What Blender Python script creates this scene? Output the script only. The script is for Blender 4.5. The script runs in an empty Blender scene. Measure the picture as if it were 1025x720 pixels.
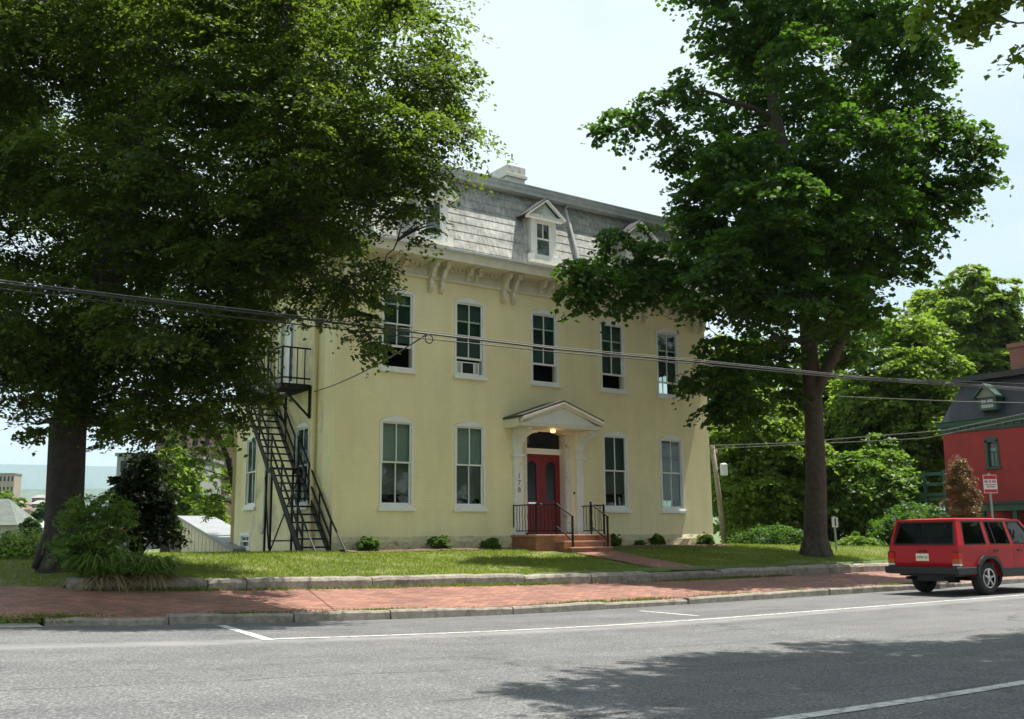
import bpy, math, random
import numpy as np
from mathutils import Vector

random.seed(7)
SC = bpy.context.scene
COL = SC.collection
rad = math.radians

# ------------------------------------------------------------------ camera
CP = np.array([-10.96256, -23.59840, 1.3])
YAW, PIT, ROL, FPX = 0.6149012, 0.1771667, -0.0103523, 1000.0


def cam_rows():
    f = np.array([math.sin(YAW)*math.cos(PIT), math.cos(YAW)*math.cos(PIT), math.sin(PIT)])
    r0 = np.array([math.cos(YAW), -math.sin(YAW), 0.0])
    u0 = np.cross(r0, f)
    c, s = math.cos(ROL), math.sin(ROL)
    return np.array([c*r0+s*u0, -s*r0+c*u0, f])


RM = cam_rows()


def at(u, v, d):
    """world point seen at photo pixel (u,v) at depth d metres (used only to read positions off the photo)"""
    return CP + d*(RM.T @ np.array([(u-512.5)/FPX, -(v-360)/FPX, 1.0]))


def on(u, v, ax, val):
    d = RM.T @ np.array([(u-512.5)/FPX, -(v-360)/FPX, 1.0])
    return CP + d*(val-CP[ax])/d[ax]


cd = bpy.data.cameras.new('camera')
cam = bpy.data.objects.new('camera', cd)
COL.objects.link(cam)
from mathutils import Matrix
m = Matrix.Identity(4)
for i in range(3):
    m[i][0] = RM[0][i]; m[i][1] = RM[1][i]; m[i][2] = -RM[2][i]; m[i][3] = CP[i]
cam.matrix_world = m
cd.sensor_width = 36.0
cd.lens = 36.0*FPX/1025.0
cd.clip_start = 0.1
cd.clip_end = 40000
SC.camera = cam

# ------------------------------------------------------------------ light
SUN = Vector((0.33, -0.04, 1.0)).normalized()
EL = math.asin(SUN.z)
AZ = math.atan2(SUN.x, SUN.y)
sd = bpy.data.lights.new('sun', 'SUN')
sd.energy = 5.0
sd.angle = rad(0.53)
sd.color = (1.0, 0.95, 0.86)
so = bpy.data.objects.new('sun', sd)
COL.objects.link(so)
so.rotation_euler = SUN.to_track_quat('Z', 'Y').to_euler()
so.location = (0, 0, 60)

W = bpy.data.worlds.new('World')
SC.world = W
W.use_nodes = True
nt = W.node_tree
nt.nodes.clear()
out = nt.nodes.new('ShaderNodeOutputWorld')
bg = nt.nodes.new('ShaderNodeBackground')
sky = nt.nodes.new('ShaderNodeTexSky')
sky.sky_type = 'NISHITA'
sky.sun_disc = False
sky.sun_elevation = EL
sky.sun_rotation = AZ
sky.dust_density = 2.5
sky.air_density = 1.0
tc = nt.nodes.new('ShaderNodeTexCoord')
mp = nt.nodes.new('ShaderNodeMapping')
mp.inputs['Scale'].default_value = (1.0, 1.0, 2.6)
nz = nt.nodes.new('ShaderNodeTexNoise')
nz.inputs['Scale'].default_value = 1.6
nz.inputs['Detail'].default_value = 7
nz.inputs['Roughness'].default_value = 0.55
rp = nt.nodes.new('ShaderNodeValToRGB')
rp.color_ramp.elements[0].position = 0.27
rp.color_ramp.elements[0].color = (0.32, 0.32, 0.32, 1)
rp.color_ramp.elements[1].position = 0.54
rp.color_ramp.elements[1].color = (0.97, 0.97, 0.97, 1)
mx = nt.nodes.new('ShaderNodeMixRGB')
mx.inputs['Color2'].default_value = (9.7, 11.0, 11.6, 1)
nt.links.new(tc.outputs['Generated'], mp.inputs['Vector'])
nt.links.new(mp.outputs['Vector'], nz.inputs['Vector'])
nt.links.new(nz.outputs['Fac'], rp.inputs['Fac'])
nt.links.new(rp.outputs['Color'], mx.inputs['Fac'])
mul = nt.nodes.new('ShaderNodeMixRGB')
mul.blend_type = 'MULTIPLY'
mul.inputs['Fac'].default_value = 1.0
mul.inputs['Color2'].default_value = (2.0, 2.05, 1.9, 1)
nt.links.new(sky.outputs['Color'], mul.inputs['Color1'])
nt.links.new(mul.outputs['Color'], mx.inputs['Color1'])
nt.links.new(mx.outputs['Color'], bg.inputs['Color'])
bg.inputs['Strength'].default_value = 0.05
nt.links.new(bg.outputs['Background'], out.inputs['Surface'])

vs = SC.view_settings
vs.view_transform = 'Standard'
vs.look = 'None'
vs.exposure = 0.95
vs.gamma = 1.0
vs.use_curve_mapping = False
SC.cycles.max_bounces = 6
SC.cycles.diffuse_bounces = 3
SC.cycles.glossy_bounces = 3
SC.cycles.transmission_bounces = 4
SC.cycles.transparent_max_bounces = 12
SC.cycles.volume_bounces = 0


# ------------------------------------------------------------------ materials
class NT:
    def __init__(self, name):
        self.m = bpy.data.materials.new(name)
        self.m.use_nodes = True
        self.t = self.m.node_tree
        self.b = self.t.nodes['Principled BSDF']
        self.o = self.t.nodes['Material Output']

    def n(self, typ, **kw):
        x = self.t.nodes.new(typ)
        for k, v in kw.items():
            if hasattr(x, k):
                setattr(x, k, v)
            else:
                x.inputs[k].default_value = v
        return x

    def l(self, a, b):
        self.t.links.new(a, b)

    def noise(self, vec, scale, detail=5, rough=0.55):
        x = self.n('ShaderNodeTexNoise')
        x.inputs['Scale'].default_value = scale
        x.inputs['Detail'].default_value = detail
        x.inputs['Roughness'].default_value = rough
        if vec is not None:
            self.l(vec, x.inputs['Vector'])
        return x.outputs['Fac']

    def ramp(self, fac, stops):
        x = self.n('ShaderNodeValToRGB')
        e = x.color_ramp.elements
        while len(e) < len(stops):
            e.new(0.5)
        for i, (p, c) in enumerate(stops):
            e[i].position = p
            e[i].color = (c[0], c[1], c[2], 1)
        self.l(fac, x.inputs['Fac'])
        return x.outputs['Color']

    def mix(self, fac, a, b, mode='MIX'):
        x = self.n('ShaderNodeMixRGB', blend_type=mode)
        for s, v in (('Fac', fac), ('Color1', a), ('Color2', b)):
            if isinstance(v, (int, float)):
                x.inputs[s].default_value = v
            elif isinstance(v, tuple):
                x.inputs[s].default_value = (v[0], v[1], v[2], 1)
            else:
                self.l(v, x.inputs[s])
        return x.outputs['Color']

    def bump(self, h, strength, dist, prev=None):
        x = self.n('ShaderNodeBump')
        x.inputs['Strength'].default_value = strength
        x.inputs['Distance'].default_value = dist
        self.l(h, x.inputs['Height'])
        if prev is not None:
            self.l(prev, x.inputs['Normal'])
        self.l(x.outputs['Normal'], self.b.inputs['Normal'])
        return x.outputs['Normal']

    def obj(self):
        return self.n('ShaderNodeTexCoord').outputs['Object']

    def geo_pos(self):
        return self.n('ShaderNodeNewGeometry').outputs['Position']


def vary(c, k):
    return tuple(min(1, max(0, x*k)) for x in c)


def mk(name, c, rough=0.6, var=0.18, scale=6.0, bump=0.15, dist=0.01, metal=0.0, dirt=None, spec=None, coat=0.0):
    t = NT(name)
    p = t.geo_pos()
    f = t.noise(p, scale, 6)
    colr = t.ramp(f, [(0.3, vary(c, 1-var)), (0.7, vary(c, 1+var))])
    if dirt is not None:
        f2 = t.noise(p, dirt[1], 8, 0.65)
        fr = t.ramp(f2, [(dirt[2], (0, 0, 0)), (dirt[2]+0.15, (1, 1, 1))])
        colr = t.mix(fr, colr, dirt[0])
    t.l(colr, t.b.inputs['Base Color'])
    t.b.inputs['Roughness'].default_value = rough
    t.b.inputs['Metallic'].default_value = metal
    if spec is not None:
        t.b.inputs['Specular IOR Level'].default_value = spec
    if coat:
        t.b.inputs['Coat Weight'].default_value = coat
        t.b.inputs['Coat Roughness'].default_value = 0.04
    if bump:
        t.bump(t.noise(p, scale*6, 4), bump, dist)
    return t.m


def brick_mat(name, c1, c2, mortar, bw, bh, ms=0.008, bump=0.4, dist=0.006, flat=False, dirt=None, rough=0.75, var=0.5):
    t = NT(name)
    p = t.geo_pos()
    sp = t.n('ShaderNodeSeparateXYZ'); t.l(p, sp.inputs[0])
    cb = t.n('ShaderNodeCombineXYZ')
    if flat:
        t.l(sp.outputs['X'], cb.inputs['X']); t.l(sp.outputs['Y'], cb.inputs['Y'])
    else:
        ad = t.n('ShaderNodeMath', operation='ADD')
        t.l(sp.outputs['X'], ad.inputs[0]); t.l(sp.outputs['Y'], ad.inputs[1])
        t.l(ad.outputs[0], cb.inputs['X']); t.l(sp.outputs['Z'], cb.inputs['Y'])
    br = t.n('ShaderNodeTexBrick')
    br.inputs['Scale'].default_value = 1.0
    br.inputs['Brick Width'].default_value = bw
    br.inputs['Row Height'].default_value = bh
    br.inputs['Mortar Size'].default_value = ms
    br.inputs['Mortar Smooth'].default_value = 0.3
    br.inputs['Color1'].default_value = (*c1, 1)
    br.inputs['Color2'].default_value = (*c2, 1)
    br.inputs['Mortar'].default_value = (*mortar, 1)
    t.l(cb.outputs[0], br.inputs['Vector'])
    f = t.noise(p, 1.1, 8, 0.62)
    mps = t.n('ShaderNodeMapping'); mps.inputs['Scale'].default_value = (2.2, 2.2, 0.16)
    t.l(p, mps.inputs['Vector'])
    fs_ = t.ramp(t.noise(mps.outputs[0], 1.0, 7, 0.65), [(0.30, (0.92, 0.915, 0.90)), (0.52, (1.0, 1.0, 1.0))])
    v = t.ramp(f, [(0.3, (1-var*0.4,)*3), (0.7, (1+var*0.25,)*3)])
    colr = t.mix(1.0, br.outputs['Color'], v, 'MULTIPLY')
    if not flat:
        colr = t.mix(1.0, colr, fs_, 'MULTIPLY')
    if dirt is not None:
        f2 = t.noise(p, dirt[1], 8, 0.65)
        fr = t.ramp(f2, [(dirt[2], (0, 0, 0)), (dirt[2]+0.2, (1, 1, 1))])
        colr = t.mix(fr, colr, dirt[0])
    t.l(colr, t.b.inputs['Base Color'])
    t.b.inputs['Roughness'].default_value = rough
    n1 = t.n('ShaderNodeBump'); n1.inputs['Strength'].default_value = bump; n1.inputs['Distance'].default_value = dist
    n1.invert = True
    t.l(br.outputs['Fac'], n1.inputs['Height'])
    n2 = t.n('ShaderNodeBump'); n2.inputs['Strength'].default_value = 0.3; n2.inputs['Distance'].default_value = 0.006
    t.l(t.noise(p, 40, 4), n2.inputs['Height'])
    t.l(n1.outputs['Normal'], n2.inputs['Normal'])
    t.l(n2.outputs['Normal'], t.b.inputs['Normal'])
    return t.m


def leaf_mat(name, dark, light, trans, tw=0.4, amp=0.3, nsc=0.55):
    t = NT(name)
    g = t.n('ShaderNodeNewGeometry')
    oi = t.n('ShaderNodeObjectInfo')
    cl = t.ramp(g.outputs['Random Per Island'], [(0.0, dark), (1.0, light)])
    fl = t.ramp(t.noise(g.outputs['Position'], nsc, 3), [(0.35, (1-amp, 1-amp*0.85, 1-amp)), (0.65, (1+amp*0.8, 1+amp*0.6, 1.0))])
    cl = t.mix(1.0, cl, fl, 'MULTIPLY')
    t.l(cl, t.b.inputs['Base Color'])
    t.b.inputs['Roughness'].default_value = 0.48
    t.b.inputs['Specular IOR Level'].default_value = 0.22
    tr = t.n('ShaderNodeBsdfTranslucent')
    tr.inputs['Color'].default_value = (*trans, 1)
    mxs = t.n('ShaderNodeMixShader')
    mxs.inputs[0].default_value = tw
    t.l(t.b.outputs[0], mxs.inputs[1]); t.l(tr.outputs[0], mxs.inputs[2])
    t.l(mxs.outputs[0], t.o.inputs['Surface'])
    return t.m


def glass_mat(name, tint=(0.80, 0.86, 0.84), refl=0.10, rough=0.02):
    t = NT(name)
    t.t.nodes.remove(t.b)
    tr = t.n('ShaderNodeBsdfTransparent'); tr.inputs['Color'].default_value = (*tint, 1)
    gl = t.n('ShaderNodeBsdfGlossy'); gl.inputs['Color'].default_value = (0.9, 0.95, 0.95, 1); gl.inputs['Roughness'].default_value = rough
    lw = t.n('ShaderNodeFresnel'); lw.inputs['IOR'].default_value = 1.5
    ma = t.n('ShaderNodeMath', operation='MULTIPLY_ADD')
    t.l(lw.outputs[0], ma.inputs[0]); ma.inputs[1].default_value = 1.0; ma.inputs[2].default_value = refl-0.04
    ma.use_clamp = True
    gb = t.n('ShaderNodeNewGeometry')
    fb = t.n('ShaderNodeMath', operation='SUBTRACT'); fb.inputs[0].default_value = 1.0
    t.l(gb.outputs['Backfacing'], fb.inputs[1])
    mb_ = t.n('ShaderNodeMath', operation='MULTIPLY')
    t.l(ma.outputs[0], mb_.inputs[0]); t.l(fb.outputs[0], mb_.inputs[1])
    ma = mb_
    # slight waviness of old panes
    bp = t.n('ShaderNodeBump'); bp.inputs['Strength'].default_value = 0.06; bp.inputs['Distance'].default_value = 0.05
    t.l(t.noise(t.geo_pos(), 2.2, 2), bp.inputs['Height'])
    t.l(bp.outputs[0], gl.inputs['Normal'])
    mxs = t.n('ShaderNodeMixShader')
    t.l(ma.outputs[0], mxs.inputs[0]); t.l(tr.outputs[0], mxs.inputs[1]); t.l(gl.outputs[0], mxs.inputs[2])
    t.l(mxs.outputs[0], t.o.inputs['Surface'])
    return t.m


M = {}
YEL = (0.88, 0.78, 0.475)
M['yellow_brick'] = brick_mat('yellow painted brick', vary(YEL, 1.0), vary(YEL, 0.97), vary(YEL, 0.925), 0.21, 0.075, 0.009, 0.22, 0.005, var=0.16, dirt=((0.46, 0.40, 0.22), 0.7, 0.66), rough=0.6)
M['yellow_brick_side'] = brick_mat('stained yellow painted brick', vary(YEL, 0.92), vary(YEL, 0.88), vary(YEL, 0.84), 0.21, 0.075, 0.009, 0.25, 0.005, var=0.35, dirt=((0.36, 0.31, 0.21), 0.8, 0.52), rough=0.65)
M['yellow_stone'] = mk('painted rubble stone', (0.58, 0.52, 0.33), 0.8, 0.25, 3.0, 0.9, 0.05, dirt=((0.30, 0.27, 0.19), 3.0, 0.56))
M['white'] = mk('white trim paint', (0.80, 0.80, 0.77), 0.5, 0.06, 5, 0.1, 0.004, dirt=((0.50, 0.48, 0.42), 2.5, 0.62))
M['cream'] = mk('cream trim paint', (0.74, 0.69, 0.56), 0.55, 0.08, 5, 0.1, 0.004, dirt=((0.48, 0.42, 0.32), 2.0, 0.6))
M['worn_white'] = mk('worn white paint', (0.66, 0.64, 0.58), 0.6, 0.1, 8, 0.2, 0.004, dirt=((0.28, 0.23, 0.19), 3.2, 0.56))
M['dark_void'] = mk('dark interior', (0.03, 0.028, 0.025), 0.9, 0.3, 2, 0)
M['blind'] = mk('pale window blind', (0.40, 0.43, 0.385), 0.8, 0.05, 3, 0)
M['blind_dark'] = mk('grey green window screen', (0.075, 0.11, 0.10), 0.8, 0.12, 3, 0)
M['lower_shade'] = mk('brown grey window screen', (0.17, 0.165, 0.145), 0.85, 0.1, 3, 0)
M['curtain'] = mk('beige curtain', (0.38, 0.34, 0.27), 0.9, 0.15, 9, 0)
M['glass'] = glass_mat('window glass', refl=0.055)
M['car_glass'] = glass_mat('tinted car glass', (0.42, 0.46, 0.45), 0.035)
M['red_door'] = mk('dark red door paint', (0.18, 0.004, 0.008), 0.35, 0.1, 6, 0.1, 0.003)
M['black_iron'] = mk('black painted iron', (0.012, 0.012, 0.013), 0.62, 0.3, 15, 0.3, 0.003, spec=0.25)
M['dark_roof'] = mk('dark roof felt', (0.045, 0.045, 0.048), 0.8, 0.3, 10, 0.4, 0.01)
M['tin'] = mk('pale painted tin', (0.42, 0.44, 0.44), 0.45, 0.12, 4, 0.1, 0.005, dirt=((0.28, 0.24, 0.2), 3, 0.6))
M['stoop'] = mk('weathered brownstone', (0.30, 0.125, 0.07), 0.8, 0.25, 5, 0.5, 0.012, dirt=((0.10, 0.055, 0.04), 2.6, 0.56))
M['stoop_tread'] = mk('brownstone tread', (0.40, 0.25, 0.165), 0.8, 0.2, 5, 0.4, 0.01)
M['granite'] = mk('weathered granite', (0.26, 0.235, 0.195), 0.85, 0.3, 9, 0.9, 0.02, dirt=((0.12, 0.105, 0.085), 2.6, 0.52))
M['concrete'] = mk('old concrete', (0.33, 0.31, 0.28), 0.85, 0.15, 4, 0.3, 0.01, dirt=((0.2, 0.18, 0.15), 1.5, 0.58))
M['granite_dark'] = mk('dark stained granite', (0.22, 0.19, 0.16), 0.85, 0.3, 9, 0.9, 0.02, dirt=((0.10, 0.085, 0.07), 2.2, 0.5))
M['mulch'] = mk('dry brown mulch', (0.17, 0.105, 0.07), 0.95, 0.5, 14, 1.0, 0.04)
M['bark'] = mk('dark furrowed bark', (0.05, 0.041, 0.034), 0.9, 0.4, 7, 1.0, 0.05)
M['bark_grey'] = mk('grey brown bark', (0.085, 0.066, 0.052), 0.9, 0.35, 7, 1.0, 0.05)
M['twig'] = mk('brown twig', (0.08, 0.06, 0.04), 0.9, 0.3, 8, 0)
M['slate_leaf'] = None
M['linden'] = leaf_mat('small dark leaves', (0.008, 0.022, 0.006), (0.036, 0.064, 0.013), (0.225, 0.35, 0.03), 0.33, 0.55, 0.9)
M['maple'] = leaf_mat('maple leaves', (0.018, 0.044, 0.009), (0.042, 0.090, 0.015), (0.12, 0.26, 0.016), 0.40, 0.4, 0.7)
M['weed'] = leaf_mat('bright weed blades', (0.09, 0.14, 0.025), (0.18, 0.22, 0.05), (0.17, 0.25, 0.03), 0.4)
M['bright'] = leaf_mat('bright green leaves', (0.08, 0.14, 0.018), (0.15, 0.215, 0.036), (0.25, 0.38, 0.035), 0.48)
M['mid'] = leaf_mat('mid green leaves', (0.06, 0.12, 0.018), (0.115, 0.19, 0.032), (0.19, 0.33, 0.03), 0.45)
M['shrub'] = leaf_mat('dark glossy shrub leaves', (0.028, 0.060, 0.016), (0.055, 0.10, 0.024), (0.07, 0.14, 0.02), 0.3)
M['shade_dark'] = leaf_mat('leaves darkened for shade', (0.009, 0.018, 0.006), (0.020, 0.034, 0.010), (0.03, 0.055, 0.008), 0.2)  # leaf colour kept near black to stand for the shade over this shrub
M['ivy'] = leaf_mat('dark ivy leaves', (0.022, 0.055, 0.013), (0.045, 0.10, 0.022), (0.06, 0.14, 0.02), 0.3)
M['brown_leaf'] = leaf_mat('dead brown foliage', (0.17, 0.10, 0.055), (0.30, 0.19, 0.10), (0.20, 0.12, 0.05), 0.25)
M['lily'] = leaf_mat('strappy green leaves', (0.11, 0.19, 0.035), (0.19, 0.29, 0.06), (0.22, 0.36, 0.04), 0.35)
M['feather'] = leaf_mat('feathery light foliage', (0.09, 0.17, 0.03), (0.17, 0.27, 0.05), (0.2, 0.34, 0.035), 0.35)
M['dry_blade'] = leaf_mat('dry straw leaves', (0.26, 0.18, 0.09), (0.42, 0.31, 0.17), (0.22, 0.15, 0.06), 0.25)
M['orange'] = leaf_mat('orange petals', (0.65, 0.20, 0.03), (0.75, 0.30, 0.05), (0.6, 0.2, 0.03), 0.3)
M['grass'] = leaf_mat('lawn grass blades', (0.125, 0.175, 0.024), (0.23, 0.28, 0.05), (0.22, 0.31, 0.03), 0.42)
M['jeep_red'] = mk('glossy red car paint', (0.38, 0.003, 0.008), 0.38, 0.03, 2, 0, spec=0.3, coat=0.12)
M['black_plastic'] = mk('black plastic trim', (0.016, 0.016, 0.018), 0.55, 0.15, 12, 0.1, 0.002)
M['rubber'] = mk('tyre rubber', (0.018, 0.018, 0.018), 0.85, 0.2, 20, 0.3, 0.004)
M['alloy'] = mk('silver alloy rim', (0.55, 0.54, 0.52), 0.35, 0.08, 10, 0, metal=0.7)
M['lens_red'] = mk('red tail lamp lens', (0.50, 0.010, 0.010), 0.15, 0.05, 5, 0)
M['lens_amber'] = mk('amber lamp lens', (0.42, 0.10, 0.02), 0.2, 0.05, 5, 0)
M['lens_white'] = mk('clear lamp lens', (0.7, 0.7, 0.68), 0.15, 0.05, 5, 0)
M['chrome'] = mk('chrome', (0.75, 0.75, 0.75), 0.15, 0.03, 5, 0, metal=1.0)
M['plate'] = mk('pale number plate', (0.78, 0.72, 0.50), 0.4, 0.05, 10, 0)
M['ink'] = mk('dark lettering', (0.05, 0.06, 0.09), 0.6, 0.05, 10, 0)
M['seat_grey'] = mk('grey car seat cloth', (0.10, 0.10, 0.11), 0.9, 0.15, 10, 0)
M['red_brick'] = brick_mat('red painted brick', (0.37, 0.032, 0.032), (0.33, 0.029, 0.029), (0.27, 0.026, 0.027), 0.21, 0.075, 0.008, 0.3, 0.005, var=0.3, rough=0.7)
M['chimney_brick'] = brick_mat('red chimney brick', (0.27, 0.085, 0.06), (0.22, 0.065, 0.05), (0.25, 0.16, 0.13), 0.21, 0.075, 0.01, 0.4, 0.006)
M['green_trim'] = mk('dark green trim paint', (0.028, 0.075, 0.058), 0.5, 0.12, 5, 0.1, 0.003)
M['black_slate'] = brick_mat('black slate roof', (0.018, 0.019, 0.025), (0.026, 0.027, 0.034), (0.011, 0.011, 0.014), 0.25, 0.16, 0.008, 0.5, 0.008, rough=0.6)
M['sign_white'] = mk('white sign face', (0.72, 0.72, 0.70), 0.4, 0.05, 10, 0)
M['sign_red'] = mk('red sign paint', (0.48, 0.02, 0.03), 0.4, 0.05, 10, 0)
M['galv'] = mk('galvanised steel', (0.32, 0.33, 0.33), 0.5, 0.2, 12, 0.1, 0.002, metal=0.4)
M['pole_wood'] = mk('weathered pole wood', (0.26, 0.21, 0.165), 0.9, 0.25, 6, 0.5, 0.01)
M['transformer'] = mk('light grey enamel', (0.55, 0.57, 0.58), 0.4, 0.08, 5, 0)
M['cable'] = mk('black cable sheath', (0.02, 0.02, 0.02), 0.5, 0.2, 12, 0)
M['cable_grey'] = mk('grey weathered cable', (0.15, 0.15, 0.145), 0.6, 0.2, 12, 0)
M['beige_board'] = mk('beige painted boards', (0.52, 0.46, 0.34), 0.7, 0.1, 3, 0.1, 0.004)
M['grey_slate'] = brick_mat('grey green shingles', (0.11, 0.135, 0.115), (0.14, 0.16, 0.14), (0.08, 0.09, 0.085), 0.3, 0.22, 0.01, 0.4, 0.01)
M['stucco'] = mk('pale stucco', (0.34, 0.31, 0.27), 0.85, 0.12, 3, 0.2, 0.01)
M['peach'] = mk('peach stucco', (0.36, 0.26, 0.17), 0.85, 0.12, 3, 0.2, 0.01)
M['far_brick'] = mk('reddish brown brickwork', (0.21, 0.135, 0.105), 0.85, 0.15, 1.5, 0)
M['far_concrete'] = mk('grey concrete', (0.24, 0.235, 0.225), 0.85, 0.12, 1.0, 0)
M['far_tan'] = mk('tan masonry', (0.32, 0.26, 0.21), 0.85, 0.1, 0.5, 0)
M['far_window'] = mk('dark window band', (0.012, 0.014, 0.017), 0.12, 0.2, 2, 0, spec=0.25)
M['awning'] = mk('pale metal roofing', (0.22, 0.23, 0.24), 0.6, 0.1, 2, 0)


def slate_mat():
    t = NT('weathered mansard shingles')
    p = t.geo_pos()
    f1 = t.noise(p, 2.2, 9, 0.7)
    mpn = t.n('ShaderNodeMapping'); mpn.inputs['Scale'].default_value = (14, 14, 1.2)
    t.l(p, mpn.inputs['Vector'])
    f2 = t.noise(mpn.outputs[0], 1.0, 6, 0.7)
    c1 = t.ramp(f1, [(0.30, (0.19, 0.195, 0.195)), (0.5, (0.36, 0.365, 0.36)), (0.72, (0.50, 0.505, 0.49))])
    c2 = t.ramp(f2, [(0.32, (0.55, 0.52, 0.48)), (0.62, (1.15, 1.15, 1.12))])
    col = t.mix(1.0, c1, c2, 'MULTIPLY')
    t.l(col, t.b.inputs['Base Color'])
    t.b.inputs['Roughness'].default_value = 0.8
    t.bump(f2, 0.4, 0.01)
    return t.m


M['shingle'] = slate_mat()


def asphalt_mat():
    t = NT('worn grey asphalt')
    p = t.geo_pos()
    fine = t.noise(p, 42, 3, 0.75)
    vor = t.n('ShaderNodeTexVoronoi'); vor.inputs['Scale'].default_value = 48
    t.l(p, vor.inputs['Vector'])
    med = t.noise(p, 1.3, 7, 0.6)
    mp2 = t.n('ShaderNodeMapping'); mp2.inputs['Scale'].default_value = (0.12, 1.3, 1)
    t.l(p, mp2.inputs['Vector'])
    streak = t.noise(mp2.outputs[0], 1.0, 6, 0.6)
    base = t.ramp(fine, [(0.28, (0.034, 0.035, 0.037)), (0.52, (0.112, 0.114, 0.118)), (0.70, (0.30, 0.302, 0.305))])
    chip = t.ramp(vor.outputs['Distance'], [(0.06, (1.5, 1.48, 1.42)), (0.22, (0.95, 0.95, 0.95))])
    base = t.mix(0.8, base, chip, 'MULTIPLY')
    a = t.ramp(med, [(0.3, (0.80, 0.80, 0.81)), (0.7, (1.12, 1.12, 1.10))])
    b = t.ramp(streak, [(0.32, (0.84, 0.84, 0.85)), (0.62, (1.10, 1.09, 1.07))])
    base = t.mix(1.0, base, a, 'MULTIPLY')
    base = t.mix(1.0, base, b, 'MULTIPLY')
    # thin tar-dark cracks running along the lane
    mp3 = t.n('ShaderNodeMapping'); mp3.inputs['Scale'].default_value = (0.10, 0.42, 1)
    t.l(p, mp3.inputs['Vector'])
    wv = t.n('ShaderNodeTexVoronoi', feature='DISTANCE_TO_EDGE'); wv.inputs['Scale'].default_value = 1.0
    ds = t.n('ShaderNodeTexNoise'); ds.inputs['Scale'].default_value = 3.0; ds.inputs['Detail'].default_value = 6
    t.l(mp3.outputs[0], ds.inputs['Vector'])
    md = t.n('ShaderNodeMixRGB', blend_type='ADD'); md.inputs['Fac'].default_value = 0.22
    t.l(mp3.outputs[0], md.inputs['Color1']); t.l(ds.outputs['Color'], md.inputs['Color2'])
    t.l(md.outputs[0], wv.inputs['Vector'])
    cr = t.ramp(wv.outputs['Distance'], [(0.0, (0.5, 0.5, 0.5)), (0.010, (1, 1, 1))])
    brk = t.ramp(t.noise(p, 0.8, 4), [(0.45, (1, 1, 1)), (0.6, (0, 0, 0))])
    crm = t.mix(brk, cr, (1, 1, 1))
    base = t.mix(1.0, base, crm, 'MULTIPLY')
    stn = t.ramp(t.noise(mp2.outputs[0], 0.9, 6, 0.6), [(0.58, (1, 1, 1)), (0.72, (0.72, 0.72, 0.73))])
    base = t.mix(1.0, base, stn, 'MULTIPLY')
    oil = t.ramp(t.noise(p, 0.55, 5, 0.7), [(0.66, (1, 1, 1)), (0.74, (0.62, 0.62, 0.63))])
    base = t.mix(1.0, base, oil, 'MULTIPLY')
    sq = t.n('ShaderNodeSeparateXYZ'); t.l(p, sq.inputs[0])
    wob = t.n('ShaderNodeMath', operation='MULTIPLY_ADD'); t.l(t.noise(p, 0.9, 6, 0.7), wob.inputs[0]); wob.inputs[1].default_value = 0.5
    t.l(sq.outputs['Y'], wob.inputs[2])
    for yy in (15.45, 10.6):
        q1 = t.n('ShaderNodeMath', operation='ADD'); t.l(wob.outputs[0], q1.inputs[0]); q1.inputs[1].default_value = yy
        q2 = t.n('ShaderNodeMath', operation='ABSOLUTE'); t.l(q1.outputs[0], q2.inputs[0])
        ck = t.ramp(q2.outputs[0], [(0.008, (0.42, 0.42, 0.42)), (0.028, (1, 1, 1))])
        base = t.mix(t.ramp(t.noise(p, 0.5, 3), [(0.42, (0, 0, 0)), (0.55, (1, 1, 1))]), base, t.mix(1.0, base, ck, 'MULTIPLY'))
    # pale worn strip under the parking line
    sp = t.n('ShaderNodeSeparateXYZ'); t.l(p, sp.inputs[0])
    ml = t.n('ShaderNodeMath', operation='ADD'); t.l(sp.outputs['Y'], ml.inputs[0]); ml.inputs[1].default_value = 12.22
    ab = t.n('ShaderNodeMath', operation='ABSOLUTE'); t.l(ml.outputs[0], ab.inputs[0])
    st = t.ramp(ab.outputs[0], [(0.16, (1, 1, 1)), (0.42, (0, 0, 0))])
    st = t.mix(1.0, st, t.ramp(t.noise(p, 2.0, 6), [(0.3, (0.25, 0.25, 0.25)), (0.65, (0.8, 0.8, 0.8))]), 'MULTIPLY')
    base = t.mix(st, base, (0.22, 0.221, 0.221))
    t.l(base, t.b.inputs['Base Color'])
    t.b.inputs['Roughness'].default_value = 0.85
    t.bump(fine, 0.6, 0.01)
    return t.m


M['asphalt'] = asphalt_mat()
M['sidewalk'] = brick_mat('red brick paving', (0.36, 0.15, 0.10), (0.17, 0.07, 0.052), (0.13, 0.09, 0.07), 0.205, 0.105, 0.014, 0.5, 0.008, flat=True, dirt=((0.28, 0.165, 0.12), 1.3, 0.60), var=0.7)


def lawn_mat():
    t = NT('lawn turf')
    p = t.geo_pos()
    c = t.ramp(t.noise(p, 1.2, 8, 0.65), [(0.3, (0.08, 0.11, 0.018)), (0.55, (0.14, 0.165, 0.034)), (0.75, (0.25, 0.21, 0.08))])
    d = t.ramp(t.noise(p, 30, 4), [(0.3, (0.6, 0.6, 0.6)), (0.7, (1.25, 1.25, 1.2))])
    t.l(t.mix(1.0, c, d, 'MULTIPLY'), t.b.inputs['Base Color'])
    t.b.inputs['Roughness'].default_value = 0.9
    t.bump(t.noise(p, 25, 4), 0.8, 0.05)
    return t.m


M['lawn'] = lawn_mat()
M['ground'] = mk('rough grass ground', (0.085, 0.12, 0.04), 0.95, 0.35, 0.4, 0.5, 0.05)
M['hill'] = mk('wooded hillside', (0.06, 0.095, 0.04), 0.95, 0.3, 0.02, 0)


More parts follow.
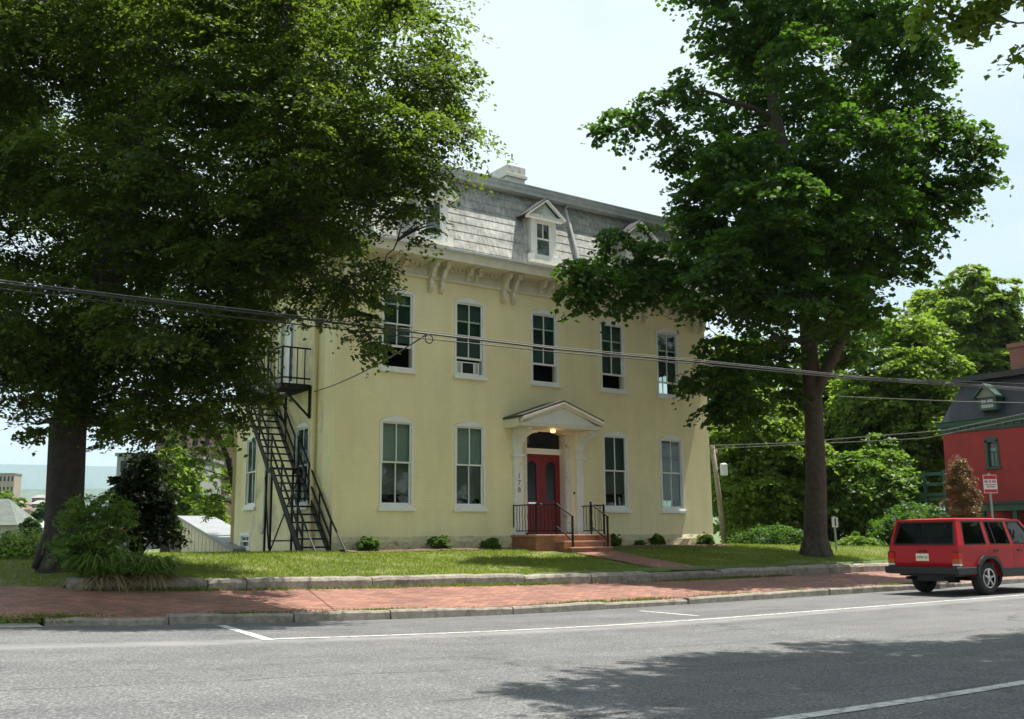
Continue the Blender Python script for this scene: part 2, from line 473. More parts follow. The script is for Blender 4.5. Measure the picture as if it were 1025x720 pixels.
def paint_mat():
    t = NT('worn road paint')
    p = t.geo_pos()
    f = t.noise(p, 9, 8, 0.7)
    c = t.ramp(f, [(0.40, (0.22, 0.218, 0.21)), (0.52, (0.52, 0.51, 0.49))])
    t.l(c, t.b.inputs['Base Color'])
    t.b.inputs['Roughness'].default_value = 0.75
    return t.m


M['road_paint'] = paint_mat()


# ------------------------------------------------------------------ mesh helpers
class MB:
    def __init__(self):
        self.v = []; self.f = []

    def add(self, vs_, fs_):
        o = len(self.v)
        self.v += [tuple(map(float, p)) for p in vs_]
        self.f += [tuple(i+o for i in f) for f in fs_]

    def box(self, x0, x1, y0, y1, z0, z1):
        self.add([(x0, y0, z0), (x1, y0, z0), (x1, y1, z0), (x0, y1, z0), (x0, y0, z1), (x1, y0, z1), (x1, y1, z1), (x0, y1, z1)],
                 [(3, 2, 1, 0), (4, 5, 6, 7), (0, 1, 5, 4), (1, 2, 6, 5), (2, 3, 7, 6), (3, 0, 4, 7)])

    def bar(self, a, b, w, h=None):
        """square bar between two points"""
        h = h or w
        a = np.array(a, float); b = np.array(b, float)
        d = b-a; d /= np.linalg.norm(d)
        up = np.array([0, 0, 1.0]) if abs(d[2]) < 0.95 else np.array([0, 1.0, 0])
        s = np.cross(d, up); s /= np.linalg.norm(s)
        t = np.cross(s, d)
        pts = []
        for p in (a, b):
            for i, j in ((-1, -1), (1, -1), (1, 1), (-1, 1)):
                pts.append(p+s*i*w/2+t*j*h/2)
        self.add(pts, [(3, 2, 1, 0), (4, 5, 6, 7), (0, 1, 5, 4), (1, 2, 6, 5), (2, 3, 7, 6), (3, 0, 4, 7)])

    def tube(self, pts, rads, n=7):
        pts = [np.array(p, float) for p in pts]
        if isinstance(rads, (int, float)):
            rads = [rads]*len(pts)
        rings = []
        prev = None
        for i, p in enumerate(pts):
            d = (pts[min(i+1, len(pts)-1)]-pts[max(i-1, 0)])
            L = np.linalg.norm(d)
            d = d/L if L > 1e-9 else np.array([0, 0, 1.0])
            if prev is None:
                up = np.array([0, 0, 1.0]) if abs(d[2]) < 0.9 else np.array([1.0, 0, 0])
            else:
                up = prev
            s = np.cross(d, up); s /= max(1e-9, np.linalg.norm(s))
            t = np.cross(s, d)
            prev = t
            rings.append([p+rads[i]*(math.cos(2*math.pi*k/n)*s+math.sin(2*math.pi*k/n)*t) for k in range(n)])
        vsx = [q for r in rings for q in r]
        fs = []
        for i in range(len(rings)-1):
            for k in range(n):
                fs.append((i*n+k, i*n+(k+1) % n, (i+1)*n+(k+1) % n, (i+1)*n+k))
        fs.append(tuple(range(n))[::-1]); fs.append(tuple((len(rings)-1)*n+k for k in range(n)))
        self.add(vsx, fs)

    def prism(self, poly, fn, t0, t1):
        """extrude 2-D polygon; fn(a,b,t)->xyz"""
        n = len(poly)
        self.add([fn(a, b, t0) for a, b in poly]+[fn(a, b, t1) for a, b in poly],
                 [tuple(range(n))[::-1], tuple(range(n, 2*n))]+[(i, (i+1) % n, n+(i+1) % n, n+i) for i in range(n)])

    def build(self, name, mat, parent=None, smooth=False, bevel=0):
        me = bpy.data.meshes.new(name)
        me.from_pydata(self.v, [], self.f)
        me.materials.append(mat)
        if smooth:
            for p in me.polygons:
                p.use_smooth = True
        o = bpy.data.objects.new(name, me)
        COL.objects.link(o)
        if parent is not None:
            o.parent = parent
            # world coords -> local to the parent's base
            loc = world_loc(parent)
            if loc != (0, 0, 0):
                me.transform(Matrix.Translation((-loc[0], -loc[1], -loc[2])))
        if bevel:
            b = o.modifiers.new('bevel', 'BEVEL'); b.width = bevel; b.segments = 2; b.limit_method = 'ANGLE'
        return o


def world_loc(o):
    l = Vector((0, 0, 0))
    while o is not None:
        l += o.location
        o = o.parent
    return (l.x, l.y, l.z)


def tag(o, label=None, cat=None, group=None, kind=None):
    if label: o['label'] = label
    if cat: o['category'] = cat
    if group: o['group'] = group
    if kind: o['kind'] = kind
    return o


def thing(name, label, cat, loc=(0, 0, 0), group=None):
    o = bpy.data.objects.new(name, None)
    o.empty_display_size = 0.2
    COL.objects.link(o)
    o.location = tuple(map(float, loc))
    return tag(o, label, cat, group)


def copy_tree(o, parent=None):
    c = o.copy(); COL.objects.link(c)
    if parent is not None:
        c.parent = parent
    for ch in list(o.children):
        copy_tree(ch, c)
    return c


def fastmesh(name, verts, nper, mat, parent=None):
    """mesh of many polygons with nper verts each (verts: (N*nper,3))"""
    verts = np.asarray(verts, np.float32).reshape(-1, 3)
    if parent is not None:
        verts = verts - np.array(world_loc(parent), np.float32)
    n = len(verts)//nper
    me = bpy.data.meshes.new(name)
    me.vertices.add(n*nper); me.loops.add(n*nper); me.polygons.add(n)
    me.vertices.foreach_set('co', verts.ravel())
    me.loops.foreach_set('vertex_index', np.arange(n*nper, dtype=np.int32))
    me.polygons.foreach_set('loop_start', np.arange(0, n*nper, nper, dtype=np.int32))
    me.polygons.foreach_set('loop_total', np.full(n, nper, np.int32))
    me.update(calc_edges=True)
    me.materials.append(mat)
    o = bpy.data.objects.new(name, me)
    COL.objects.link(o)
    if parent is not None:
        o.parent = parent
    return o


def leafmesh(name, c, nrm, size, mat, parent=None, aspect=0.62, rng=None):
    """leaf quads folded along the midrib; c centres, nrm normals, size lengths"""
    N = len(c)
    rng = rng or np.random.default_rng(1)
    nrm = nrm/np.maximum(1e-6, np.linalg.norm(nrm, axis=1, keepdims=True))
    r = rng.normal(size=(N, 3)); r[:, 2] -= 0.5
    a = r-nrm*np.sum(r*nrm, axis=1, keepdims=True)
    a /= np.maximum(1e-6, np.linalg.norm(a, axis=1, keepdims=True))
    b = np.cross(nrm, a)
    L = size[:, None]*0.5
    w = L*aspect
    v = np.empty((N, 4, 3), np.float32)
    v[:, 0] = c-a*L
    v[:, 1] = c+b*w-a*L*0.15+nrm*w*0.35
    v[:, 2] = c+a*L
    v[:, 3] = c-b*w-a*L*0.15+nrm*w*0.35
    return fastmesh(name, v.reshape(-1, 3), 4, mat, parent)


def lobe_leaves(rng, lobes, leaf, per_m2, spray_r=0.5, squash=0.8, droop=0.45, flat=0.22, k=46, jit=0.5):
    """leaves gathered in drooping sprays over the shell of each lobe (c, r)"""
    C = []; Nn = []
    for (c, r) in lobes:
        c = np.array(c, float)
        area = 4*math.pi*r*r
        nsp = max(4, int(area*per_m2/k))
        d = rng.normal(size=(nsp, 3)); d /= np.linalg.norm(d, axis=1, keepdims=True)
        rr = r*(0.42+0.66*rng.random(nsp)**0.55)
        # uneven outline
        ph = rng.random(3)*6
        wob = 1+0.16*np.sin(3*d[:, 0]+ph[0])*np.cos(3*d[:, 1]+ph[1])+0.12*np.sin(5*d[:, 2]+4*d[:, 0]+ph[2])
        rr = rr*wob
        sc = c+d*rr[:, None]*np.array([1, 1, squash])
        nm = np.array([0, 0, 1.0])+d*droop+rng.normal(size=(nsp, 3))*0.18
        nm /= np.linalg.norm(nm, axis=1, keepdims=True)
        sr = spray_r*(0.6+0.8*rng.random(nsp))*min(1.15, 0.55+0.3*r)
        kk = np.repeat(np.arange(nsp), k)
        off = np.clip(rng.normal(size=(len(kk), 3))*0.55, -0.9, 0.9)
        nn = nm[kk]
        h = np.sum(off*nn, axis=1, keepdims=True)
        off = off-nn*h*(1-flat)
        # drooping margins
        rad2 = np.sum(off**2, axis=1, keepdims=True)
        off = off-np.array([0, 0, 1.0])*rad2*0.28
        C.append(sc[kk]+off*sr[kk][:, None])
        Nn.append(nn+rng.normal(size=(len(kk), 3))*jit)
    C = np.concatenate(C); Nn = np.concatenate(Nn)
    size = leaf*(0.65+0.7*rng.random(len(C)))
    return C, Nn, size


def bez(a, b, bend, n=7):
    a = np.array(a, float); b = np.array(b, float)
    c = (a+b)/2+np.array(bend, float)
    return [(1-t)**2*a+2*t*(1-t)*c+t*t*b for t in np.linspace(0, 1, n)]


def tree(name, label, cat, base, trunk, lobes, leafm, barkm, leaf=0.12, per_m2=150, seed=1, group=None,
         attach=None, spray_r=0.5, aspect=0.62, twigs=6, limb_r=0.13, flare=1.5, droop=0.45, flat=0.22, squash=0.8, nseg=12, k_spray=46, jit=0.5, forks=()):
    """trunk: list of (point, radius) bottom to top"""
    rng = np.random.default_rng(seed)
    root = thing(name, label, cat, base, group)
    mb = MB()
    P = [np.array(p, float) for p, r in trunk]; Rr = [r for p, r in trunk]
    # root flare with buttresses
    pts = []; rs = []
    p0 = P[0]
    if flare > 1:
        pts += [p0+np.array([0, 0, -0.15]), p0+np.array([0, 0, 0.06]), p0+np.array([0, 0, 0.25]), p0+np.array([0, 0, 0.6])]
        rs += [Rr[0]*flare*1.08, Rr[0]*flare, Rr[0]*(1+(flare-1)*0.45), Rr[0]*1.08]
    else:
        pts += [p0]; rs += [Rr[0]]
    for p, r in zip(P[1:], Rr[1:]):
        pts.append(p); rs.append(r)
    mb.tube(pts, rs, nseg)
    if flare > 1:
        for k in range(6):
            a = 2*math.pi*k/6+rng.random()*0.6
            e = p0+np.array([math.cos(a), math.sin(a), 0])*Rr[0]*flare*1.12
            mb.tube([p0+np.array([math.cos(a)*Rr[0]*0.6, math.sin(a)*Rr[0]*0.6, 0.75]), p0+np.array([math.cos(a)*Rr[0]*1.1, math.sin(a)*Rr[0]*1.1, 0.25]), e+np.array([0, 0, -0.05])], [Rr[0]*0.35, Rr[0]*0.33, Rr[0]*0.15], 7)
    fork_nodes = []
    for fk in forks:
        fp = [np.array(p, float) for p, r in fk]
        mb.tube(fp, [r for p, r in fk], 9)
        for (p, r), (p2, r2) in zip(fk[:-1], fk[1:]):
            for t in np.linspace(0.3, 1, 4):
                fork_nodes.append((np.array(p)*(1-t)+np.array(p2)*t, (r*(1-t)+r2*t)*0.62, 0.0))
    # limbs: every clump hangs on the nearest limb already grown, so boughs fork instead of fanning from the trunk
    nodes = []
    for i in range(len(P)-1):
        for t in np.linspace(0, 1, 7)[:-1]:
            q = P[i]*(1-t)+P[i+1]*t
            if attach is None or q[2] >= attach:
                nodes.append((q, (Rr[i]*(1-t)+Rr[i+1]*t)*0.62, 0.0))
    nodes += fork_nodes
    if not nodes:
        nodes.append((P[-1], Rr[-1]*0.7, 0.0))
    NP = np.array([q[0] for q in nodes]); NR = np.array([q[1] for q in nodes]); NL = np.array([q[2] for q in nodes])
    TPn = NP.copy()
    order = sorted(range(len(lobes)), key=lambda i: np.min(np.linalg.norm(TPn-np.array(lobes[i][0], float), axis=1)))
    for oi in order:
        c, r = lobes[oi]
        c = np.array(c, float)
        dv = c-NP
        dd = np.linalg.norm(dv, axis=1)
        cost = dd+0.22*NL+np.maximum(0, NP[:, 2]-c[2]+0.15*dd)*0.9
        j = int(np.argmin(cost))
        q = NP[j]; Ln = dd[j]
        rr = min(NR[j]*0.8, limb_r*(0.35+Ln*0.14))
        path = bez(q, c, [rng.normal()*0.10*Ln, rng.normal()*0.10*Ln, 0.10*Ln], 8)
        for k in range(1, 7):
            path[k] = path[k]+rng.normal(size=3)*0.045*min(Ln, 2)
        rads = np.linspace(rr, max(0.014, rr*0.4), 8)
        mb.tube(path, list(rads), 6)
        NP = np.vstack([NP, path[2:]]); NR = np.concatenate([NR, rads[2:]]); NL = np.concatenate([NL, NL[j]+Ln*np.linspace(0.3, 1, 6)])
        for k in range(twigs):
            d = rng.normal(size=3); d[2] = abs(d[2])*0.5-0.15
            d /= np.linalg.norm(d)
            s = path[rng.integers(4, 8)]
            e = c+d*r*0.92*np.array([1, 1, squash])
            tp = bez(s, e, [0, 0, 0.12*r], 4)
            mb.tube(tp, list(np.linspace(0.018, 0.006, 4)), 4)
    mb.build('trunk', barkm, root, smooth=True)
    C, Nn, size = lobe_leaves(rng, lobes, leaf, per_m2, spray_r, squash, droop, flat, k_spray, jit)
    leafmesh('crown', C, Nn, size, leafm, root, aspect, rng)
    return root


def text_mesh(body, size, name, mat, parent, matrix):
    cu = bpy.data.curves.new(name, 'FONT')
    cu.body = body; cu.size = size; cu.extrude = 0.003; cu.align_x = 'CENTER'; cu.align_y = 'CENTER'
    tmp = bpy.data.objects.new(name, cu)
    COL.objects.link(tmp)
    dg = bpy.context.evaluated_depsgraph_get()
    me = bpy.data.meshes.new_from_object(tmp.evaluated_get(dg))
    bpy.data.objects.remove(tmp); bpy.data.curves.remove(cu)
    me.name = name
    me.transform(matrix)
    loc = world_loc(parent)
    me.transform(Matrix.Translation((-loc[0], -loc[1], -loc[2])))
    me.materials.clear(); me.materials.append(mat)
    o = bpy.data.objects.new(name, me)
    COL.objects.link(o); o.parent = parent
    return o


# ------------------------------------------------------------------ terrain
def rz(x):
    """road surface height: the street crests and rises to the left"""
    if x >= 2: return 0.0
    if x > -9: return 0.0023*(2-x)**2
    return 0.278+0.0506*(1-math.exp(-( -9-x)/1.5))*1.0


def sw_in(x):  # sidewalk height at the low wall
    t = min(1, max(0, (5-x)/5))
    return rz(x)+0.28+0.085*t


def wall_top(x):
    t = min(1, max(0, (6-x)/6))
    return rz(x)+0.505+0.055*t


def lawn_z(x, y):
    t = min(1, max(0, (y+5.7)/5.2))
    t = t*t*(3-2*t)*0.4+t*0.6
    e_ = min(1, max(0, (-6.85-x)/0.4))
    z0_ = (wall_top(x)-0.03)*(1-e_)+(sw_in(x)+0.02)*e_
    z = z0_*(1-t)+1.0*t
    if y > 0.5:
        z -= min(0.18, (y-0.5)*0.012)
    if x > 14: z -= min(0.35, (x-14)*0.02)*t
    return z+0.012*math.sin(x*1.7+y*0.9)*math.sin(y*1.3)


def grid_sheet(name, xs, ys, fz, mat, kind='structure', label=None):
    vsx = [(x, y, fz(x, y)) for y in ys for x in xs]
    nx = len(xs)
    fs = [(j*nx+i, j*nx+i+1, (j+1)*nx+i+1, (j+1)*nx+i) for j in range(len(ys)-1) for i in range(nx-1)]
    mb = MB(); mb.add(vsx, fs)
    o = mb.build(name, mat, smooth=True)
    o['kind'] = kind
    return o


def ground_z(x, y):
    if y < -24.2: return rz(x)+0.05
    if y < -5.9: return -0.35
    z = 0.55
    r = math.hypot(x, y)
    if r > 110 and y > 0:
        z += (r-110)*0.028 if r < 420 else 8.7+min(40,(r-420)*0.012)
    return z


gx = sorted(set([-16000, -8000, -4000, -2000, -1000, -500, -300, -200, -140, -100, -70] + list(range(-50, 61, 5)) + [80, 110, 150, 220, 320, 480, 800, 1600, 4000, 8000, 16000]))
gy = sorted(set([-4000, -1500, -500, -200, -90, -45, -24.25, -24.15, -15, -9, -5.95, -5.6] + list(range(0, 60, 6)) + [75, 100, 130, 170, 220, 280, 350, 420, 520, 700, 1000, 1500, 2500, 4000, 8000, 16000]))
grid_sheet('ground', gx, gy, ground_z, M['ground'])

rx = list(np.arange(-60, -12, 4.0))+list(np.arange(-12, 14, 0.5))+list(np.arange(14, 121, 6.0))
grid_sheet('road', rx, list(np.linspace(-24.0, -9.19, 9)), lambda x, y: rz(x), M['asphalt'])
grid_sheet('lawn', list(np.arange(-22, -10, 1.0))+list(np.arange(-10, 18, 0.5))+list(np.arange(18, 40, 2.0)), [-5.70]+list(np.arange(-5.4, 0.5, 0.45))+list(np.arange(1, 22, 1.5)), lawn_z, M['lawn'])
grid_sheet('sidewalk', [x for x in rx if -40 < x < 60], list(np.linspace(-9.06, -5.95, 6))+[-5.6], lambda x, y: rz(x)+0.095+(sw_in(x)-rz(x)-0.095)*(y+9.06)/3.11 if x > -8.6 else rz(x)+0.03+(sw_in(x)-rz(x)-0.03)*(y+9.06)/3.11, M['sidewalk'])

grid_sheet('driveway_apron', [-40, -30, -20, -14, -11, -9.5, -8.3], [-9.45, -9.2, -9.05], lambda x, y: rz(x)+0.008+(0.03 if y > -9.1 else 0.012 if y > -9.3 else 0), M['concrete'])

# kerb stones: one kerb of long granite stones
rng = np.random.default_rng(3)
mb = MB()
x = -8.25
while x < 60:
    L = 1.5+rng.random()*1.1
    x1 = x+L
    dz = rng.normal()*0.012; dy = rng.normal()*0.012
    t0 = rz(x)+0.125+dz+rng.normal()*0.008; t1 = rz(x1)+0.125+dz+rng.normal()*0.008
    n = 8
    prof = []
    for k in range(n+1):
        s = k/n; xx = x+0.012+(L-0.024)*s
        zt = t0*(1-s)+t1*s+rng.normal()*0.004
        j = rng.normal()*0.004
        zb = rz(xx)-0.1
        prof += [(xx, -9.205+dy+j, zb), (xx, -9.20+dy+j, zt-0.03), (xx, -9.175+dy+j, zt), (xx, -9.05+dy, zt+0.003), (xx, -9.045+dy, zb)]
    fs = []
    for k in range(n):
        for q in range(4):
            fs.append((k*5+q, (k+1)*5+q, (k+1)*5+q+1, k*5+q+1))
    fs.append((0, 1, 2, 3, 4)); fs.append(tuple(n*5+q for q in (4, 3, 2, 1, 0)))
    mb.add(prof, fs)
    x = x1
kerb = mb.build('kerb', M['granite'])
kerb['kind'] = 'structure'

# painted lines (4 mm above the road)
mb = MB()


def strip(mb, pts, w, dz=0.005):
    for (a, b) in zip(pts[:-1], pts[1:]):
        a = np.array(a); b = np.array(b)
        d = b-a; d /= np.linalg.norm(d)
        s = np.array([-d[1], d[0]])*w/2
        q = [a+s, a-s, b-s, b+s]
        mb.add([(p[0], p[1], rz(p[0])+dz) for p in q], [(0, 1, 2, 3)])




def on_road(u, v):
    z = 0.1
    for _ in range(12):
        p = on(u, v, 2, z)
        z = rz(p[0])
    return (p[0], p[1])


strip(mb, [(x, -12.0) for x in np.arange(-6.25, 60, 0.75)], 0.11)
strip(mb, [on_road(270.5, 641.5), on_road(247, 634), on_road(221, 626.3)], 0.14)
strip(mb, [on_road(699, 616.8), on_road(641, 611.8)], 0.10)
_a, _b = on_road(790, 719.5), on_road(1025, 683.5)
_s = (_b[1]-_a[1])/(_b[0]-_a[0])
strip(mb, [(x, _a[1]+_s*(x-_a[0])) for x in np.arange(-30, 40, 0.75)], 0.13)
pl = mb.build('painted_line', M['road_paint'])
pl['kind'] = 'structure'

# brick garden path and mulch bed
grid_sheet('brick_path', [6.4, 6.9, 7.4, 7.9], list(np.arange(-5.72, -1.9, 0.38))+[-1.85], lambda x, y: lawn_z(x, y)+0.03, M['sidewalk'])
grid_sheet('mulch_bed', list(np.arange(0.2, 5.6, 0.3))+[5.58], [-0.75, -0.5, -0.25, 0.02], lambda x, y: lawn_z(x, y)+0.02+0.04*math.sin(math.pi*min(1, max(0, -y/0.75)))+0.01*math.sin(x*9), M['mulch'])
grid_sheet('mulch_bed', list(np.arange(8.27, 13.8, 0.3)), [-0.95, -0.6, -0.25, 0.02], lambda x, y: lawn_z(x, y)+0.02+0.04*math.sin(math.pi*min(1, max(0, -y/0.95)))+0.01*math.sin(x*9), M['mulch'])

# low retaining wall of long stone blocks
root = thing('retaining_wall', 'low wall of long rough granite blocks between brick sidewalk and lawn', 'wall', (0, -5.9, 0.3))
cuts = [-7.32, -6.2, -5.05, -4.35, -1.85, 1.75, 3.6, 5.4, 7.75, 10.4, 13.1, 16.0, 19.2, 22.6, 26]
for i in range(len(cuts)-1):
    a, b = cuts[i]+0.012, cuts[i+1]-0.012
    n = 10
    mb = MB(); prof = []
    dz = rng.normal()*0.015
    dark = (cuts[i] == 5.4)
    hz = -0.03 if dark else 0.0
    for k in range(n+1):
        xx = a+(b-a)*k/n
        e = 0.02 if k in (0, n) else 0
        zt = wall_top(xx)+dz+hz+rng.normal()*0.006-e
        j = rng.normal()*0.008
        zb = sw_in(xx)-0.15
        prof += [(xx, -6.0+j+e, zb), (xx, -6.0+j+e, zt-0.07), (xx, -5.965+j, zt-0.02), (xx, -5.91, zt), (xx, -5.72, zt+0.005), (xx, -5.68, zb)]
    fs = []
    for k in range(n):
        for q in range(5):
            fs.append((k*6+q, (k+1)*6+q, (k+1)*6+q+1, k*6+q+1))
    fs.append(tuple(range(6))); fs.append(tuple(n*6+q for q in range(5, -1, -1)))
    mb.add(prof, fs)
    mb.build('stone_block', M['granite_dark'] if dark else M['granite'], root)

# ------------------------------------------------------------------ the yellow house
X0, X1, D = 0.08, 13.78, 7.4
HZ0 = 0.6
HOUSE = thing('apartment_house', 'pale yellow painted brick house with grey shingled mansard roof and red front door', 'house', (6.93, 0, 0.95))


def arc_pts(a0, a1, zs, zc, n=10):
    """segmental arch from (a0,zs) to (a1,zs) rising to zc"""
    h = zc-zs; w = (a1-a0)/2
    Rr = (w*w+h*h)/(2*h)
    cx = (a0+a1)/2; cz = zc-Rr
    th = math.asin(min(1, w/Rr))
    return [(cx+Rr*math.sin(t), cz+Rr*math.cos(t)) for t in np.linspace(-th, th, n)]


def wall_panel(mb, fn, a0, a1, z0, z1, holes, thick=0.3):
    """fn(a,depth,z). holes: (ha0,ha1,hz0,spring,crown)"""
    A = sorted(set([a0, a1]+[h[0] for h in holes]+[h[1] for h in holes]))
    Z = sorted(set([z0, z1]+[h[2] for h in holes]+[h[4] for h in holes]))
    for i in range(len(A)-1):
        for j in range(len(Z)-1):
            ca, cz = (A[i]+A[i+1])/2, (Z[j]+Z[j+1])/2
            if any(h[0] < ca < h[1] and h[2] < cz < h[4] for h in holes):
                continue
            for dpt in (0, thick):
                mb.add([fn(A[i], dpt, Z[j]), fn(A[i+1], dpt, Z[j]), fn(A[i+1], dpt, Z[j+1]), fn(A[i], dpt, Z[j+1])], [(0, 1, 2, 3) if dpt == 0 else (3, 2, 1, 0)])
    for (h0, h1, hz, sp, cr) in holes:
        arc = arc_pts(h0, h1, sp, cr) if cr > sp+1e-4 else [(h0, sp), (h1, sp)]
        mid = len(arc)//2
        if cr > sp+1e-4:
            m_ = ((h0+h1)/2, cr)
            left = [(h0, cr)]+[(h0, sp)]+arc[1:mid]+[m_]
            right = [m_]+arc[mid:-1]+[(h1, sp), (h1, cr)]
            for poly in (left, right):
                for dpt in (0, thick):
                    mb.add([fn(a, dpt, z) for a, z in poly], [tuple(range(len(poly)))])
        outline = [(h0, hz)]+arc+[(h1, hz)]
        for k in range(len(outline)):
            p, q = outline[k], outline[(k+1) % len(outline)]
            mb.add([fn(p[0], 0, p[1]), fn(q[0], 0, q[1]), fn(q[0], thick, q[1]), fn(p[0], thick, p[1])], [(0, 1, 2, 3)])


FRONT = lambda a, d, z: (a, d, z)
LEFT = lambda a, d, z: (X0+d, a, z)
RIGHT = lambda a, d, z: (X1-d, a, z)
BACK = lambda a, d, z: (a, D-d, z)

WX = [1.90, 4.224, 6.906, 9.60, 12.004]
WW = 1.02
front_holes = []
for i, wx in enumerate(WX):
    front_holes.append((wx-WW/2, wx+WW/2, 5.84, 8.00, 8.12))
    if i != 2:
        front_holes.append((wx-WW/2, wx+WW/2, 2.13, 4.44, 4.56))
front_holes.append((6.15, 7.67, 1.40, 4.32, 4.46))
left_holes = [(1.55, 2.45, 2.2, 4.38, 4.48), (5.35, 6.25, 2.3, 4.38, 4.48), (2.75, 3.85, 5.55, 7.75, 7.95), (5.7, 6.5, 1.02, 1.55, 1.551)]
right_holes = [(1.6, 2.5, 2.2, 4.38, 4.48), (5.0, 5.9, 2.2, 4.38, 4.48), (1.6, 2.5, 5.9, 8.0, 8.1), (5.0, 5.9, 5.9, 8.0, 8.1)]
mb = MB(); wall_panel(mb, FRONT, X0, X1, HZ0, 9.0, front_holes); mb.build('front_wall', M['yellow_brick'], HOUSE)
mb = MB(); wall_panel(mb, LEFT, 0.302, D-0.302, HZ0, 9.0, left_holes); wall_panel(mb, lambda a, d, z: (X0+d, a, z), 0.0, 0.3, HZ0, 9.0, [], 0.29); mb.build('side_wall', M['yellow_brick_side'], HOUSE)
mb = MB(); wall_panel(mb, RIGHT, 0.302, D-0.302, HZ0, 9.0, right_holes); wall_panel(mb, RIGHT, 0, 0.3, HZ0, 9.0, [], 0.29); mb.build('side_wall', M['yellow_brick'], HOUSE)
mb = MB(); wall_panel(mb, BACK, X0, X1, HZ0, 9.0, []); mb.build('back_wall', M['yellow_brick'], HOUSE)
# interior floors and partition keep the rooms dark
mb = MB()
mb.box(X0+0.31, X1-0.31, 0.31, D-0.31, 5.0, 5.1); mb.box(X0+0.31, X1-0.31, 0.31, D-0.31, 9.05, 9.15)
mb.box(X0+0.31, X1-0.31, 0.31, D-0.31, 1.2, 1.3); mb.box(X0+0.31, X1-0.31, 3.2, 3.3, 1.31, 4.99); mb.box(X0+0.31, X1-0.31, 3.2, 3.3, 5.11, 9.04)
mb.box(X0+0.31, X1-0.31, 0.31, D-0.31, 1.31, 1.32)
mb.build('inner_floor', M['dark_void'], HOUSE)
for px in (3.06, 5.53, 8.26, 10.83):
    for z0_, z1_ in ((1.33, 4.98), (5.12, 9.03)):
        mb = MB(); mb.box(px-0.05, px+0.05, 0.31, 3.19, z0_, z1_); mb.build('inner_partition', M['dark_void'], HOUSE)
# rough painted stone base and corner strip
mb = MB()


def rough_band(mb, fn, a0, a1, z0, z1, outd, seed):
    r = np.random.default_rng(seed)
    n = int((a1-a0)/0.12); k = 5
    g = r.random((k+1, n+1))
    pts = []
    for j in range(k+1):
        for i in range(n+1):
            o = outd+0.035*g[j, i] if j < k else 0.004
            pts.append(fn(a0+(a1-a0)*i/n, -o, z0+(z1-z0)*j/k+(0.03*g[0, i] if j == k else 0)))
    mb.add(pts, [(j*(n+1)+i, j*(n+1)+i+1, (j+1)*(n+1)+i+1, (j+1)*(n+1)+i) for j in range(k) for i in range(n)])


rough_band(mb, FRONT, X0, 5.62, 0.75, 1.36, 0.03, 1)
rough_band(mb, FRONT, 8.25, X1, 0.75, 1.36, 0.03, 2)
mb.build('stone_base', M['yellow_stone'], HOUSE)
mb = MB(); mb.box(X0-0.03, X0-0.002, -0.03, 0.62, 0.8, 8.5); mb.build('corner_pilaster', M['yellow_brick'], HOUSE)


